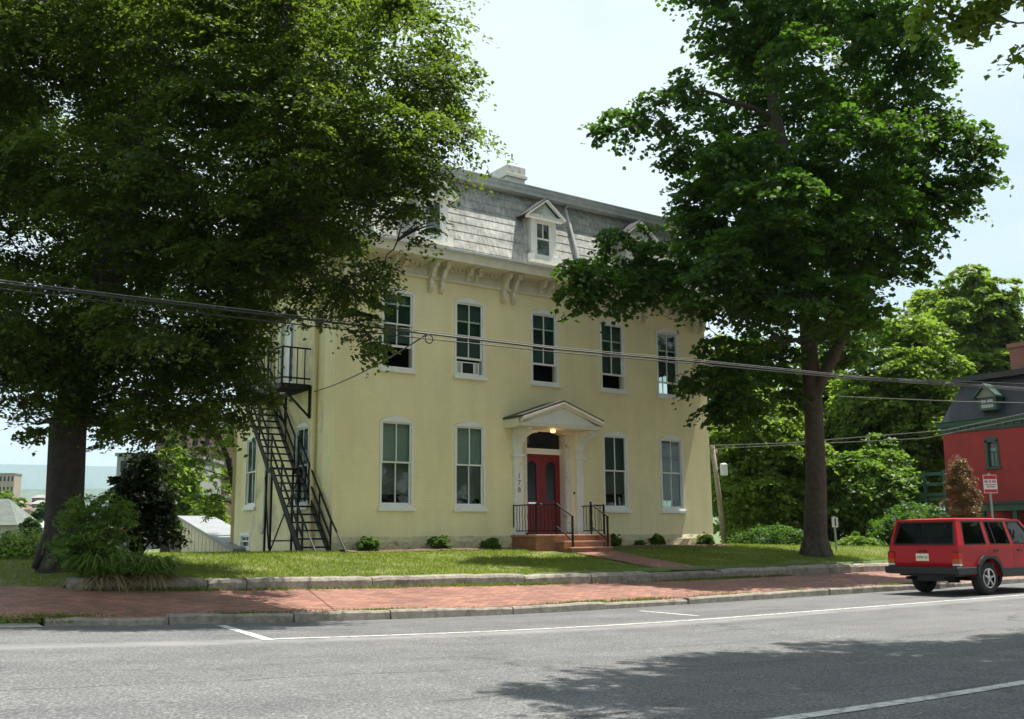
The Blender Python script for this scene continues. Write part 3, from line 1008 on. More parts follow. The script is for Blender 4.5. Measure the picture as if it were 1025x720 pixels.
def window(fn, a0, a1, z0, sp, cr, style, parent=None, sill=True, label=None):
    """frame + sill + two sashes + panes + blind, all real depth. fn(a, depth, z)"""
    par = parent or HOUSE
    def bx(mb, x0, x1, d0, d1, zz0, zz1):
        P = [fn(x0, d0, zz0), fn(x1, d0, zz0), fn(x1, d1, zz0), fn(x0, d1, zz0), fn(x0, d0, zz1), fn(x1, d0, zz1), fn(x1, d1, zz1), fn(x0, d1, zz1)]
        mb.add(P, [(3, 2, 1, 0), (4, 5, 6, 7), (0, 1, 5, 4), (1, 2, 6, 5), (2, 3, 7, 6), (3, 0, 4, 7)])
    fw = 0.062
    f0, f1 = -0.018, 0.12
    mb = MB()
    bx(mb, a0+0.003, a0+fw, f0, f1, z0, sp-0.02)
    bx(mb, a1-fw, a1-0.003, f0, f1, z0, sp-0.02)
    bx(mb, a0+fw, a1-fw, f0, f1, z0, z0+0.07)
    # arched head
    arc = arc_pts(a0+0.003, a1-0.003, sp-0.012, cr-0.003) if cr-sp > 0.01 else [(a0, sp), (a1, sp)]
    inner_z = sp-0.035 if cr-sp > 0.01 else sp-0.09
    poly = [(a0+0.003, inner_z if False else sp-0.02), ] + arc + [(a1-0.003, sp-0.02)]
    poly = arc + [(a1-0.003, sp-0.02), (a1-fw, sp-0.02), (a1-fw, inner_z), (a0+fw, inner_z), (a0+fw, sp-0.02), (a0+0.003, sp-0.02)]
    # head made of a row of quads so that the concave outline stays clean
    def zarc(xq):
        for (pa, za), (pb, zb2) in zip(arc[:-1], arc[1:]):
            if pa-1e-6 <= xq <= pb+1e-6:
                return za+(zb2-za)*(xq-pa)/max(1e-9, pb-pa)
        return arc[-1][1]
    xs_ = sorted(set([a_[0] for a_ in arc]+[a0+fw, a1-fw]))
    hd = [(xq, zarc(xq)) for xq in xs_]
    n = len(hd)
    for i in range(n-1):
        (p, zp), (q, zq) = hd[i], hd[i+1]
        mid_ = (p+q)/2
        lo_p = lo_q = inner_z if a0+fw < mid_ < a1-fw else sp-0.02
        mb.add([fn(p, f0, lo_p), fn(q, f0, lo_q), fn(q, f0, zq), fn(p, f0, zp), fn(p, f1, lo_p), fn(q, f1, lo_q), fn(q, f1, zq), fn(p, f1, zp)],
               [(0, 1, 2, 3), (7, 6, 5, 4), (0, 4, 5, 1), (2, 6, 7, 3), (1, 5, 6, 2), (3, 7, 4, 0)])
    w = mb.build('window', M['white'], par)
    if label: w['label'] = label
    if sill:
        mb = MB(); bx(mb, a0-0.055, a1+0.055, -0.075, 0.10, z0-0.085, z0-0.003)
        mb.build('sill', M['white'], w)
    i0, i1 = a0+fw+0.002, a1-fw-0.002
    zb, ztop = z0+0.072, inner_z-0.002
    zm = style.get('meet', zb+(ztop-zb)*0.5)
    lower_b = zb+style.get('open', 0.0)
    sb = 0.042
    mb = MB()
    cx = (i0+i1)/2
    # upper sash
    bx(mb, i0, i0+sb, 0.018, 0.05, zm-0.02, ztop); bx(mb, i1-sb, i1, 0.018, 0.05, zm-0.02, ztop)
    bx(mb, i0+sb, i1-sb, 0.018, 0.05, ztop-sb, ztop); bx(mb, i0+sb, i1-sb, 0.018, 0.05, zm-0.02, zm+0.02)
    bx(mb, cx-0.014, cx+0.014, 0.020, 0.048, zm+0.02, ztop-sb)
    # lower sash
    lt = zm+0.03+style.get('open', 0.0)
    bx(mb, i0, i0+sb, 0.054, 0.086, lower_b, lt); bx(mb, i1-sb, i1, 0.054, 0.086, lower_b, lt)
    bx(mb, i0+sb, i1-sb, 0.054, 0.086, lower_b, lower_b+0.06); bx(mb, i0+sb, i1-sb, 0.054, 0.086, lt-0.045, lt)
    bx(mb, cx-0.014, cx+0.014, 0.056, 0.084, lower_b+0.06, lt-0.045)
    mb.build('sash', M['white'], w)
    mb = MB()
    bx(mb, i0+sb-0.004, i1-sb+0.004, 0.034, 0.038, zm+0.018, ztop-sb+0.004)
    bx(mb, i0+sb-0.004, i1-sb+0.004, 0.069, 0.073, lower_b+0.056, lt-0.041)
    mb.build('pane', M['glass'], w)
    if style.get('blind') is not None:
        mb = MB()
        two = style.get('two')
        bx(mb, i0+0.01, i1-0.01, 0.125, 0.129, zm if two else style['blind_to'], ztop-0.02)
        mb.build('blind', M[style['blind']], w)
        if two:
            mb = MB(); bx(mb, i0+0.01, i1-0.01, 0.131, 0.135, style['blind_to'], zm-0.002)
            mb.build('window_screen', M['lower_shade'], w)
    if style.get('curtain'):
        mb = MB()
        n = 14
        for s0, s1 in ((i0+0.01, i0+0.30), (i1-0.30, i1-0.01)):
            pts = []
            for k in range(n+1):
                xx = s0+(s1-s0)*k/n
                dd = 0.24+0.02*math.sin(k*1.9)
                pts += [fn(xx, dd, zb+0.05), fn(xx, dd, ztop-0.05)]
            mb.add(pts, [(2*k, 2*k+2, 2*k+3, 2*k+1) for k in range(n)])
        mb.build('curtain', M['curtain'], w)
    return w


zm_u, zm_l = 6.98, 3.28
lo = [dict(blind='blind', blind_to=2.48, two=True), dict(blind='blind', blind_to=2.40, two=True), None, dict(blind='blind_dark', blind_to=2.62, two=True), dict(blind='blind_dark', blind_to=2.45)]
up = [dict(blind='blind_dark', blind_to=6.6, open=0.55, meet=7.1), dict(blind='blind_dark', blind_to=6.35, open=0.42), dict(blind='blind_dark', blind_to=6.5, open=0.50), dict(blind='blind_dark', blind_to=6.4, open=0.42), dict(blind='blind_dark', blind_to=6.6, open=0.35)]
for i, wx in enumerate(WX):
    s = dict(up[i]); s.setdefault('meet', 7.0)
    window(FRONT, wx-WW/2, wx+WW/2, 5.84, 8.00, 8.12, s)
    if i != 2:
        s = dict(lo[i]); s['meet'] = 3.33
        window(FRONT, wx-WW/2, wx+WW/2, 2.13, 4.44, 4.56, s)
for (h0, h1, hz, sp, cr) in left_holes[:2]:
    window(LEFT, h0, h1, hz, sp, cr, dict(blind='blind_dark', blind_to=hz+1.2))
window(LEFT, 5.7, 6.5, 1.02, 1.55, 1.551, dict(meet=1.3), sill=False)
for (h0, h1, hz, sp, cr) in right_holes:
    window(RIGHT, h0, h1, hz, sp, cr, dict(blind='blind', blind_to=hz+1.0))
# box fan / window unit in the second upper window: a thing of its own resting in the opening
wf = thing('window_fan', 'white framed three part fan set in bottom of the upper window second from left', 'fan', (4.224, 0.07, 5.92))
mb = MB()
a0, a1, z0, z1 = 3.84, 4.61, 5.915, 6.27
for (p, q) in ((a0, a0+0.03), (a1-0.03, a1), (a0+0.16, a0+0.20), (a1-0.20, a1-0.16)):
    mb.box(p, q, 0.088, 0.12, z0+0.03, z1-0.03)
mb.box(a0, a1, 0.088, 0.12, z0, z0+0.03); mb.box(a0, a1, 0.088, 0.12, z1-0.03, z1)
mb.build('frame', M['white'], wf)
mb = MB(); mb.box(a0+0.03, a0+0.16, 0.10, 0.11, z0+0.03, z1-0.03); mb.build('side_panel', M['tin'], wf)
mb = MB(); mb.box(a1-0.16, a1-0.03, 0.10, 0.11, z0+0.03, z1-0.03); mb.build('side_panel', M['tin'], wf)
mb = MB()
for k in range(9):
    zz = z0+0.05+k*0.03
    mb.box(a0+0.20, a1-0.20, 0.092, 0.10, zz, zz+0.008)
mb.box(a0+0.20, a1-0.20, 0.105, 0.115, z0+0.03, z1-0.03)
mb.build('grille', M['black_plastic'], wf)

# ---- cornice: profile swept round the rectangle
def sweep_rect(mb, prof, x0, x1, y0, y1):
    """prof: list of (out,z); mitred round the four corners"""
    rings = []
    for (o, z) in prof:
        rings.append([(x0-o, y0-o, z), (x1+o, y0-o, z), (x1+o, y1+o, z), (x0-o, y1+o, z)])
    vsx = [p for r in rings for p in r]
    fs = []
    for i in range(len(rings)-1):
        for k in range(4):
            fs.append((i*4+k, i*4+(k+1) % 4, (i+1)*4+(k+1) % 4, (i+1)*4+k))
    mb.add(vsx, fs)


mb = MB()
sweep_rect(mb, [(0.002, 8.50), (0.06, 8.50), (0.075, 8.55), (0.06, 8.60), (0.035, 8.61), (0.035, 8.90), (0.10, 8.91), (0.10, 8.955), (0.62, 8.965), (0.66, 8.93), (0.70, 8.935), (0.71, 9.02), (0.73, 9.10), (0.77, 9.17), (0.78, 9.23), (0.72, 9.24), (0.30, 9.27), (0.05, 9.30)], X0, X1, 0, D)
mb.build('cornice', M['cream'], HOUSE)
# pale gutter lip of tin
mb = MB(); sweep_rect(mb, [(0.785, 9.175), (0.80, 9.18), (0.80, 9.25), (0.77, 9.262), (0.55, 9.275)], X0, X1, 0, D)
mb.build('gutter', M['tin'], HOUSE)


def bracket(mb, fn, a, w, depth, ztop, zbot):
    """scrolled bracket; fn(a, out, z)"""
    H = ztop-zbot
    prof = [(0.0, ztop), (depth, ztop), (depth, ztop-0.07), (depth*0.92, ztop-0.16), (depth*0.66, ztop-0.22), (depth*0.52, ztop-H*0.42), (depth*0.44, ztop-H*0.55), (depth*0.30, ztop-H*0.62),
            (depth*0.28, ztop-H*0.70), (depth*0.33, ztop-H*0.78), (depth*0.27, ztop-H*0.90), (depth*0.10, ztop-H), (0.0, ztop-H)]
    mb.prism(prof, lambda o, z, t: fn(t, o, z), a-w/2, a+w/2)
    mb.prism([(0.0, ztop-0.005), (depth+0.03, ztop-0.005), (depth+0.03, ztop-0.06), (0, ztop-0.06)], lambda o, z, t: fn(t, o, z), a-w/2-0.025, a+w/2+0.025)


FO = lambda a, o, z: (a, -0.036-o, z)
LO = lambda a, o, z: (X0-0.036-o, a, z)
RO = lambda a, o, z: (X1+0.036+o, a, z)
bigs = [0.42, 3.06, 5.53, 8.26, 10.83, 13.45]
smalls = [1.85, 4.26, 6.90, 9.55, 12.1]
for bxx in bigs:
    for s in (-0.175, 0.175):
        mb = MB(); bracket(mb, FO, bxx+s, 0.12, 0.48, 8.96, 8.15); mb.build('bracket', M['cream'], HOUSE)
for bxx in smalls:
    for s in (-0.15, 0.15):
        mb = MB(); bracket(mb, FO, bxx+s, 0.10, 0.32, 8.95, 8.60); mb.build('small_bracket', M['cream'], HOUSE)
for fnn in (LO, RO):
    for yy in (0.42, 2.7, 4.9, 7.0):
        for s in (-0.175, 0.175):
            mb = MB(); bracket(mb, fnn, yy+s, 0.15, 0.56, 8.96, 8.15); mb.build('bracket', M['cream'], HOUSE)
# pierced scalloped fringe between the brackets
stops = sorted([(b, 0.30) for b in bigs]+[(s, 0.26) for s in smalls])
for (a, wa), (b, wb) in zip(stops[:-1], stops[1:]):
    p, q = a+wa, b-wb
    mb = MB()
    n = max(3, int((q-p)/0.135))
    st = (q-p)/n
    for k in range(n):
        c = p+st*(k+0.5)
        # drop with a pierced square: four small boards round a hole
        mb.box(c-st/2, c+st/2, -0.112, -0.09, 8.90, 8.945)
        mb.box(c-st/2, c-0.03, -0.112, -0.09, 8.83, 8.898)
        mb.box(c+0.03, c+st/2, -0.112, -0.09, 8.83, 8.898)
        mb.prism([(c-st/2, 8.828), (c+st/2, 8.828), (c+st*0.3, 8.785), (c, 8.77), (c-st*0.3, 8.785)], lambda aa, z, t: (aa, t, z), -0.112, -0.09)
    mb.build('pierced_frieze', M['cream'], HOUSE)

# ---- mansard of overlapping shingle courses
MZ0, MZ1, MO0, MO1 = 9.27, 11.86, 0.12, -0.66
mb = MB()
NC = 9
for i in range(NC):
    t0, t1 = i/NC, (i+1)/NC
    z0, z1 = MZ0+(MZ1-MZ0)*t0, MZ0+(MZ1-MZ0)*t1
    o0, o1 = MO0+(MO1-MO0)*t0, MO0+(MO1-MO0)*t1
    sweep_rect(mb, [(o0, z0), (o0+0.022, z0-0.003), (o1+0.008, z1)], X0, X1, 0, D)
mb.build('mansard_roof', M['shingle'], HOUSE)
# upper eave and low roof
mb = MB()
sweep_rect(mb, [(-0.66, 11.845), (-0.40, 11.84), (-0.36, 11.84), (-0.36, 11.93), (-0.33, 11.99), (-0.33, 12.06), (-0.30, 12.10), (-0.30, 12.13), (-0.40, 12.14)], X0, X1, 0, D)
mb.build('upper_eave', M['tin'], HOUSE)
mb = MB()
rp_ = [(X0+0.40, 0.40, 12.138), (X1-0.40, 0.40, 12.138), (X1-0.40, D-0.40, 12.138), (X0+0.40, D-0.40, 12.138), (X0+3.2, D/2, 12.55), (X1-3.2, D/2, 12.55)]
mb.add(rp_, [(0, 1, 5, 4), (1, 2, 5), (2, 3, 4, 5), (3, 0, 4)])
mb.build('upper_roof', M['dark_roof'], HOUSE)
# hip boards
for (sx, sy) in ((0, 0), (1, 0)):
    def pt(o, z, sx=sx):
        return (X0-o if sx == 0 else X1+o, -o, z)
    mb = MB(); mb.bar(pt(MO0+0.03, MZ0), pt(MO1+0.03, MZ1-0.02), 0.13, 0.10); mb.build('hip_board', M['tin'], HOUSE)
# leader pipes down the mansard
for px in (1.05, 8.27):
    mb = MB(); mb.tube([(px, 0.40, 11.82), (px, -MO1-0.10, 11.74), (px, -MO0-0.10, 9.32)], 0.055, 8); mb.build('leader_pipe', M['tin'], HOUSE)


def dormer(cx, nm_seed):
    d = MB()
    yf = -0.06          # front face
    z0, ze, zp = 9.62, 11.00, 11.50
    hw = 0.49
    ww0, ww1, wz0, wz1 = cx-0.28, cx+0.28, 9.78, 10.86
    root = MB()
    # front board with opening
    wall_panel(root, lambda a, dd, z: (a, yf+dd, z), cx-hw, cx+hw, z0, ze+0.02, [(ww0, ww1, wz0, wz1, wz1+0.0005)], 0.08)
    box = root.build('dormer', M['white'], HOUSE)
    for sx in (-1, 1):
        s = MB()
        xs = cx+sx*hw
        poly = [(yf+0.081, z0), (0.15, z0), (0.75, ze+0.02), (yf+0.081, ze+0.02)]
        s.prism(poly, lambda y, z, t: (t, y, z), xs-0.04*(sx > 0), xs+0.04*(sx < 0))
        s.build('cheek', M['shingle'], box)
    # gable roof
    r = MB()
    e = 0.70
    for sx in (-1, 1):
        a = np.array([cx+sx*e, 0, ze-0.02]); b = np.array([cx, 0, zp+0.04])
        n_ = np.array([sx*0.5, 0, 0.8]); n_ /= np.linalg.norm(n_)
        q = [a, b, b+np.array([0, 0, 0.06]), a+n_*0.05]
        r.prism([(p[0], p[2]) for p in q], lambda aa, z, t: (aa, t, z), yf-0.22, 1.0)
    r.build('dormer_roof', M['dark_roof'], box)
    g = MB()
    # tympanum and raking / horizontal mouldings
    g.prism([(cx-e+0.1, ze+0.021), (cx+e-0.1, ze+0.021), (cx, zp)], lambda aa, z, t: (aa, t, z), yf-0.02, yf+0.1)
    g.box(cx-e+0.02, cx+e-0.02, yf-0.17, yf+0.02, ze-0.075, ze+0.02)
    for sx in (-1, 1):
        a = (cx+sx*(e+0.01), ze-0.055); b = (cx, zp+0.0)
        g.prism([a, b, (b[0], b[1]+0.035), (a[0], a[1]+0.06)] if sx < 0 else [b, a, (a[0], a[1]+0.06), (b[0], b[1]+0.035)], lambda aa, z, t: (aa, t, z), yf-0.235, yf-0.10)
    # carved fan
    for k in range(5):
        an = math.pi*(0.14+0.18*k)
        g.bar((cx, yf-0.035, ze+0.06), (cx+0.22*math.cos(an), yf-0.035, ze+0.06+0.16*math.sin(an)), 0.045, 0.03)
    g.build('pediment', M['white'], box)
    # window
    def bx(mb, a, b, p, q, zz0, zz1): mb.box(a, b, p, q, zz0, zz1)
    k = MB()
    bx(k, ww0, ww0+0.045, yf+0.02, yf+0.06, wz0, wz1); bx(k, ww1-0.045, ww1, yf+0.02, yf+0.06, wz0, wz1)
    bx(k, ww0+0.045, ww1-0.045, yf+0.02, yf+0.06, wz1-0.05, wz1); bx(k, ww0+0.045, ww1-0.045, yf+0.02, yf+0.06, wz0, wz0+0.05)
    bx(k, ww0+0.045, ww1-0.045, yf+0.022, yf+0.058, 10.31, 10.355); bx(k, cx-0.014, cx+0.014, yf+0.03, yf+0.055, 10.355, wz1-0.05)
    k.build('sash', M['white'], box)
    k = MB(); bx(k, ww0+0.044, ww1-0.044, yf+0.066, yf+0.07, wz0+0.01, wz1-0.01); k.build('pane', M['glass'], box)
    k = MB(); bx(k, ww0-0.05, ww1+0.05, yf+0.30, yf+0.31, wz0-0.05, 10.30); k.build('curtain', M['curtain'], box)
    k = MB(); bx(k, cx-hw-0.10, cx+hw+0.10, yf-0.12, yf+0.06, z0-0.075, z0-0.002)
    for sx in (-1, 1):
        bx(k, cx+sx*(hw+0.02)-0.09, cx+sx*(hw+0.02)+0.09, yf-0.10, yf+0.02, z0, z0+0.17)
    k.build('dormer_sill', M['white'], box)
    k = MB(); bx(k, cx-hw+0.05, cx+hw-0.05, yf+0.5, yf+0.52, z0, ze); k.build('dark_backing', M['dark_void'], box)


for cx in (2.98, 6.90, 10.80):
    dormer(cx, 1)

# chimney
mb = MB()
mb.box(7.70, 8.44, 3.0, 4.35, 12.2, 13.50); mb.box(7.63, 8.51, 2.93, 4.42, 13.502, 13.60); mb.box(7.68, 8.46, 2.98, 4.37, 13.602, 13.90)
mb.build('chimney', M['worn_white'], HOUSE)
# downspout on the left side wall with bend, and lamp
mb = MB(); mb.tube([(X0-0.30, 4.35, 8.95), (X0-0.09, 4.35, 8.45), (X0-0.09, 4.35, 1.7), (X0-0.16, 4.35, 1.5)], 0.06, 8); mb.build('downspout', M['tin'], HOUSE)
mb = MB(); mb.tube([(X0-0.30, 1.15, 8.95), (X0-0.075, 1.15, 8.45), (X0-0.075, 1.15, 1.0)], 0.055, 8); mb.build('downspout', M['yellow_brick'], HOUSE)
mb = MB(); mb.tube([(X1+0.30, 0.25, 8.95), (X1+0.07, 0.25, 8.45), (X1+0.07, 0.25, 1.0)], 0.05, 8); mb.build('downspout', M['tin'], HOUSE)
mb = MB(); mb.box(X0-0.14, X0-0.002, 0.85, 1.07, 7.05, 7.35); mb.box(X0-0.20, X0-0.141, 0.90, 1.02, 7.10, 7.22); mb.build('lamp_box', mk('brown lamp housing', (0.25, 0.17, 0.09), 0.6), HOUSE)
# side door at the landing
mb = MB(); mb.box(X0+0.10, X0+0.15, 2.75, 3.85, 5.552, 7.74)
sdoor = mb.build('side_door', M['white'], HOUSE)
mb = MB(); mb.box(X0+0.09, X0+0.099, 2.95, 3.25, 5.8, 7.5); mb.build('door_glass', M['far_window'], sdoor)
mb = MB(); mb.box(X0-0.01, X0+0.14, 2.752, 2.83, 5.56, 7.75); mb.box(X0-0.01, X0+0.14, 3.77, 3.848, 5.56, 7.75); mb.box(X0-0.01, X0+0.14, 2.831, 3.769, 7.68, 7.75); mb.build('door_frame', M['worn_white'], sdoor)

# ---- entrance: door, transom, portico
mb = MB()
for (p, q) in ((6.10, 6.19), (7.63, 7.80)):
    mb.box(p, q, -0.02, 0.02, 1.42, 4.36)
mb.box(6.19, 7.63, -0.02, 0.02, 4.40, 4.47)
for (p, q, r) in ((6.15, 6.21, 0), (7.61, 7.67, 1)):
    mb.box(p+0.002, q-0.002, 0.021, 0.299, 1.42, 4.31)
dfr = mb.build('door_surround', M['worn_white'], HOUSE)
mb = MB(); mb.box(6.212, 7.608, 0.22, 0.30, 3.755, 3.86); mb.box(6.212, 7.608, 0.20, 0.298, 3.861, 3.92); mb.build('transom_bar', M['white'], dfr)
mb = MB(); mb.box(6.212, 7.608, 0.275, 0.285, 3.925, 4.42); mb.build('transom_pane', M['far_window'], dfr)
mb = MB()
# two door leaves with arched glass
for k, (p, q) in enumerate(((6.213, 6.908), (6.912, 7.607))):
    leaf = MB()
    g0, g1 = (p+q)/2-0.17, (p+q)/2+0.17
    wall_panel(leaf, lambda a, dd, z: (a, 0.27+dd, z), p, q, 1.46, 3.753, [(g0, g1, 2.38, 3.40, 3.55)], 0.05)
    lo_ = leaf.build('door', M['red_door'], HOUSE)
    t = MB(); t.box(g0, g1, 0.30, 0.305, 2.38, 3.56); t.build('door_pane', M['far_window'], lo_)
    t = MB()
    t.box(p+0.12, q-0.12, 0.262, 0.27, 1.62, 1.66); t.box(p+0.12, q-0.12, 0.262, 0.27, 2.20, 2.24)
    t.box(p+0.12, p+0.16, 0.262, 0.27, 1.661, 2.199); t.box(q-0.16, q-0.12, 0.262, 0.27, 1.661, 2.199)
    t.build('door_moulding', M['red_door'], lo_)
    if k == 0:
        t = MB(); t.tube([(q-0.06, 0.27, 2.28), (q-0.06, 0.21, 2.28)], 0.03, 8); t.build('handle', M['chrome'], lo_)
        t = MB(); t.box((p+q)/2-0.14, (p+q)/2+0.14, 0.258, 0.269, 2.29, 2.34); t.build('letter_slot', M['chrome'], lo_)
# red threshold
mb = MB(); mb.box(6.12, 7.70, -0.22, 0.30, 1.40, 1.455); mb.build('threshold', mk('worn red step paint', (0.24, 0.05, 0.045), 0.7), HOUSE)
# portico
PX0, PX1, PY = 5.38, 8.34, -0.86
pc = (PX0+PX1)/2
mb = MB()
ze, zp = 4.60, 5.15
for sx in (-1, 1):
    ex = PX0-0.03 if sx < 0 else PX1+0.03
    poly = [(ex, ze+0.08), (pc, zp+0.03), (pc, zp+0.09), (ex, ze+0.13)]
    mb.prism(poly, lambda a, z, t: (a, t, z), PY-0.10, -0.003)
port = mb.build('portico_roof', M['dark_roof'], HOUSE)
mb = MB()
mb.prism([(PX0+0.10, ze-0.061), (PX1-0.10, ze-0.061), (pc, zp-0.08)], lambda a, z, t: (a, t, z), PY+0.02, PY+0.08)
mb.build('tympanum', M['white'], port)
mb = MB()
for sx in (-1, 1):
    ex = PX0 if sx < 0 else PX1
    poly = [(ex, ze-0.06), (pc, zp-0.12), (pc, zp+0.025), (ex, ze+0.075)]
    mb.prism(poly if sx < 0 else poly[::-1], lambda a, z, t: (a, t, z), PY-0.08, PY+0.019)
    poly = [(ex, ze+0.0), (pc, zp-0.04), (pc, zp+0.026), (ex, ze+0.076)]
    mb.prism(poly if sx < 0 else poly[::-1], lambda a, z, t: (a, t, z), PY-0.13, PY-0.081)
mb.box(PX0+0.02, PX1-0.02, PY-0.04, PY+0.1, ze-0.17, ze-0.062)
# side eaves running back to the wall
mb.box(PX0, PX0+0.09, PY+0.101, -0.003, ze-0.17, ze+0.07)
mb.box(PX1-0.09, PX1, PY+0.101, -0.003, ze-0.17, ze+0.07)
mb.build('fascia', M['cream'], port)
mb = MB(); mb.box(PX0+0.092, PX1-0.092, PY+0.102, -0.004, ze-0.165, ze-0.135); mb.build('ceiling', M['cream'], port)
for sx, px in ((-1, 5.80), (1, 8.08)):
    mb = MB()
    mb.box(px-0.13, px+0.13, -0.13, -0.003, 1.40, 4.43)
    mb.box(px-0.18, px+0.18, -0.17, -0.003, 1.401, 1.60)
    mb.box(px-0.19, px+0.19, -0.19, -0.003, 3.62, 3.70)
    post = mb.build('pilaster', M['white'], HOUSE)
    mb = MB()
    # curved bracket reaching forward from pilaster to the eave
    arc = [(-0.131-0.60*(1-math.cos(t)), 3.70+0.66*math.sin(t)) for t in np.linspace(0, math.pi/2, 10)]
    poly = [(-0.131, 4.425)]+arc+[(-0.76, 4.425)]
    for i in range(len(arc)-1):
        (y0_, z0_), (y1_, z1_) = arc[i], arc[i+1]
        for t in (0,):
            mb.prism([(y0_, z0_), (y1_, z1_), (y1_, 4.425), (y0_, 4.425)], lambda y, z, t: (t, y, z), px-0.06, px+0.06)
    mb.build('curved_bracket', M['white'], post)
    mb = MB()
    arc = [(0.60*(1-math.cos(t)), 3.70+0.66*math.sin(t)) for t in np.linspace(0, math.pi/2, 10)]
    for i in range(len(arc)-1):
        (y0_, z0_), (y1_, z1_) = arc[i], arc[i+1]
        s_ = 1
        mb.prism([(px+s_*(0.131+y0_), z0_), (px+s_*(0.131+y1_), z1_), (px+s_*(0.131+y1_), 4.425), (px+s_*(0.131+y0_), 4.425)], lambda a, z, t: (a, t, z), -0.11, -0.03)
    mb.build('curved_bracket', M['white'], post)
    if sx < 0:
        for k, ch in enumerate('178'):
            mtx = Matrix.Translation((px+0.02, -0.135, 3.06-k*0.20)) @ Matrix.Rotation(math.pi/2, 4, 'X')
            text_mesh(ch, 0.22, 'house_number', M['ink'], post, mtx)
# lit bulb under the portico
mb = MB()
bp_ = (6.85, -0.42, 4.40)
for i in range(5):
    pass
tm = NT('lit lamp globe')
tm.b.inputs['Emission Color'].default_value = (1.0, 0.55, 0.18, 1); tm.b.inputs['Emission Strength'].default_value = 1.6
tm.b.inputs['Base Color'].default_value = (0.9, 0.7, 0.4, 1)
prof = [(0.03, 0.035), (0.06, 0.02), (0.085, -0.02), (0.07, -0.05), (0.03, -0.065), (0.005, -0.07)]
n = 12
mb.add([(bp_[0]+r*math.cos(2*math.pi*k/n), bp_[1]+r*math.sin(2*math.pi*k/n), bp_[2]+z) for r, z in prof for k in range(n)],
       [(i*n+k, i*n+(k+1) % n, (i+1)*n+(k+1) % n, (i+1)*n+k) for i in range(len(prof)-1) for k in range(n)])
mb.build('lamp', tm.m, HOUSE, smooth=True)
ld = bpy.data.lights.new('lamp light', 'POINT'); ld.energy = 0.8; ld.color = (1, 0.6, 0.25); ld.shadow_soft_size = 0.1
lo_ = bpy.data.objects.new('lamp_light', ld); COL.objects.link(lo_); lo_.location = (bp_[0], bp_[1], bp_[2]-0.16)
mb = MB(); mb.tube([(7.95-0.02, -0.002, 2.62), (7.95-0.02, -0.025, 2.62)], 0.035, 10); mb.build('door_bell', M['black_iron'], HOUSE)

# ---- stoop
mb = MB()
mb.box(5.60, 8.24, -1.20, -0.04, 0.7, 1.34)
st = mb.build('stoop', M['stoop'], HOUSE, bevel=0.015)
mb = MB()
mb.box(5.57, 8.27, -1.24, -0.035, 1.341, 1.395); mb.build('landing_slab', M['stoop_tread'], st, bevel=0.012)
for k, (ya, yb, zt) in enumerate(((-1.56, -1.201, 1.215), (-1.90, -1.561, 1.045))):
    mb = MB(); mb.box(6.30, 7.74, ya, yb, 0.7, zt-0.045); mb.build('riser', M['stoop'], st)
    mb = MB(); mb.box(6.27, 7.77, ya-0.03, yb, zt-0.044, zt); mb.build('step', M['stoop_tread'], st, bevel=0.01)
mb = MB(); mb.box(7.775, 7.98, -1.58, -1.205, 0.75, 1.33); mb.build('pier', M['stoop'], st, bevel=0.02)


# ---- iron stoop railings
def railing(label, side_x, stair_x, corner_front):
    r = thing('handrail', label, 'railing', (side_x, -1.0, 1.395))
    zt, zb = 2.22, 1.50
    mb = MB()
    pts = [(side_x, -0.06), (side_x, -1.12)]
    if corner_front is not None:
        pts.append((corner_front, -1.12))
    for (a, b) in zip(pts[:-1], pts[1:]):
        for zz, ww in ((zt, 0.03), (zb, 0.025)):
            mb = MB(); mb.bar((*a, zz), (*b, zz), ww); mb.build('rail', M['black_iron'], r)
        L = math.dist(a, b); n = max(2, int(L/0.13))
        for k in range(1, n):
            s = k/n
            x_, y_ = a[0]+(b[0]-a[0])*s, a[1]+(b[1]-a[1])*s
            # twisted baluster
            mb2 = MB(); mb2.tube([(x_, y_, zb+0.012), (x_+0.008, y_, zb+0.2), (x_-0.008, y_, zb+0.38), (x_+0.008, y_, zb+0.55), (x_, y_, zt-0.015)], 0.009, 5)
            mb2.build('baluster', M['black_iron'], r)
    for (a, b, c_, d_) in [(a, b, 1.396, zt+0.03) for a, b in pts[:2]]+[(stair_x, -1.14, 1.396, zt+0.10), (stair_x, -1.86, 1.046, 1.90)]:
        mb = MB(); mb.bar((a, b, c_), (a, b, d_), 0.045)
        mb.build('post', M['black_iron'], r)
    mb = MB()
    mb.bar((stair_x, -1.15, zt+0.03), (stair_x, -1.90, 1.86), 0.035, 0.03); mb.bar((stair_x, -1.15, 1.62), (stair_x, -1.86, 1.22), 0.03)
    mb.build('stair_rail', M['black_iron'], r)


railing('black iron railing on stoop left of the red door, turning down the steps', 5.68, 6.36, 6.36)
railing('black iron railing on stoop right of the red door by the pilaster', 8.12, 7.62, 7.62)

# ------------------------------------------------------------------ fire escape
FE = thing('fire_escape', 'black iron fire escape stairs climbing the left side of yellow house', 'fire escape', (-0.5, 0.0, 0.95))
xi, xo = X0-0.10, X0-0.86


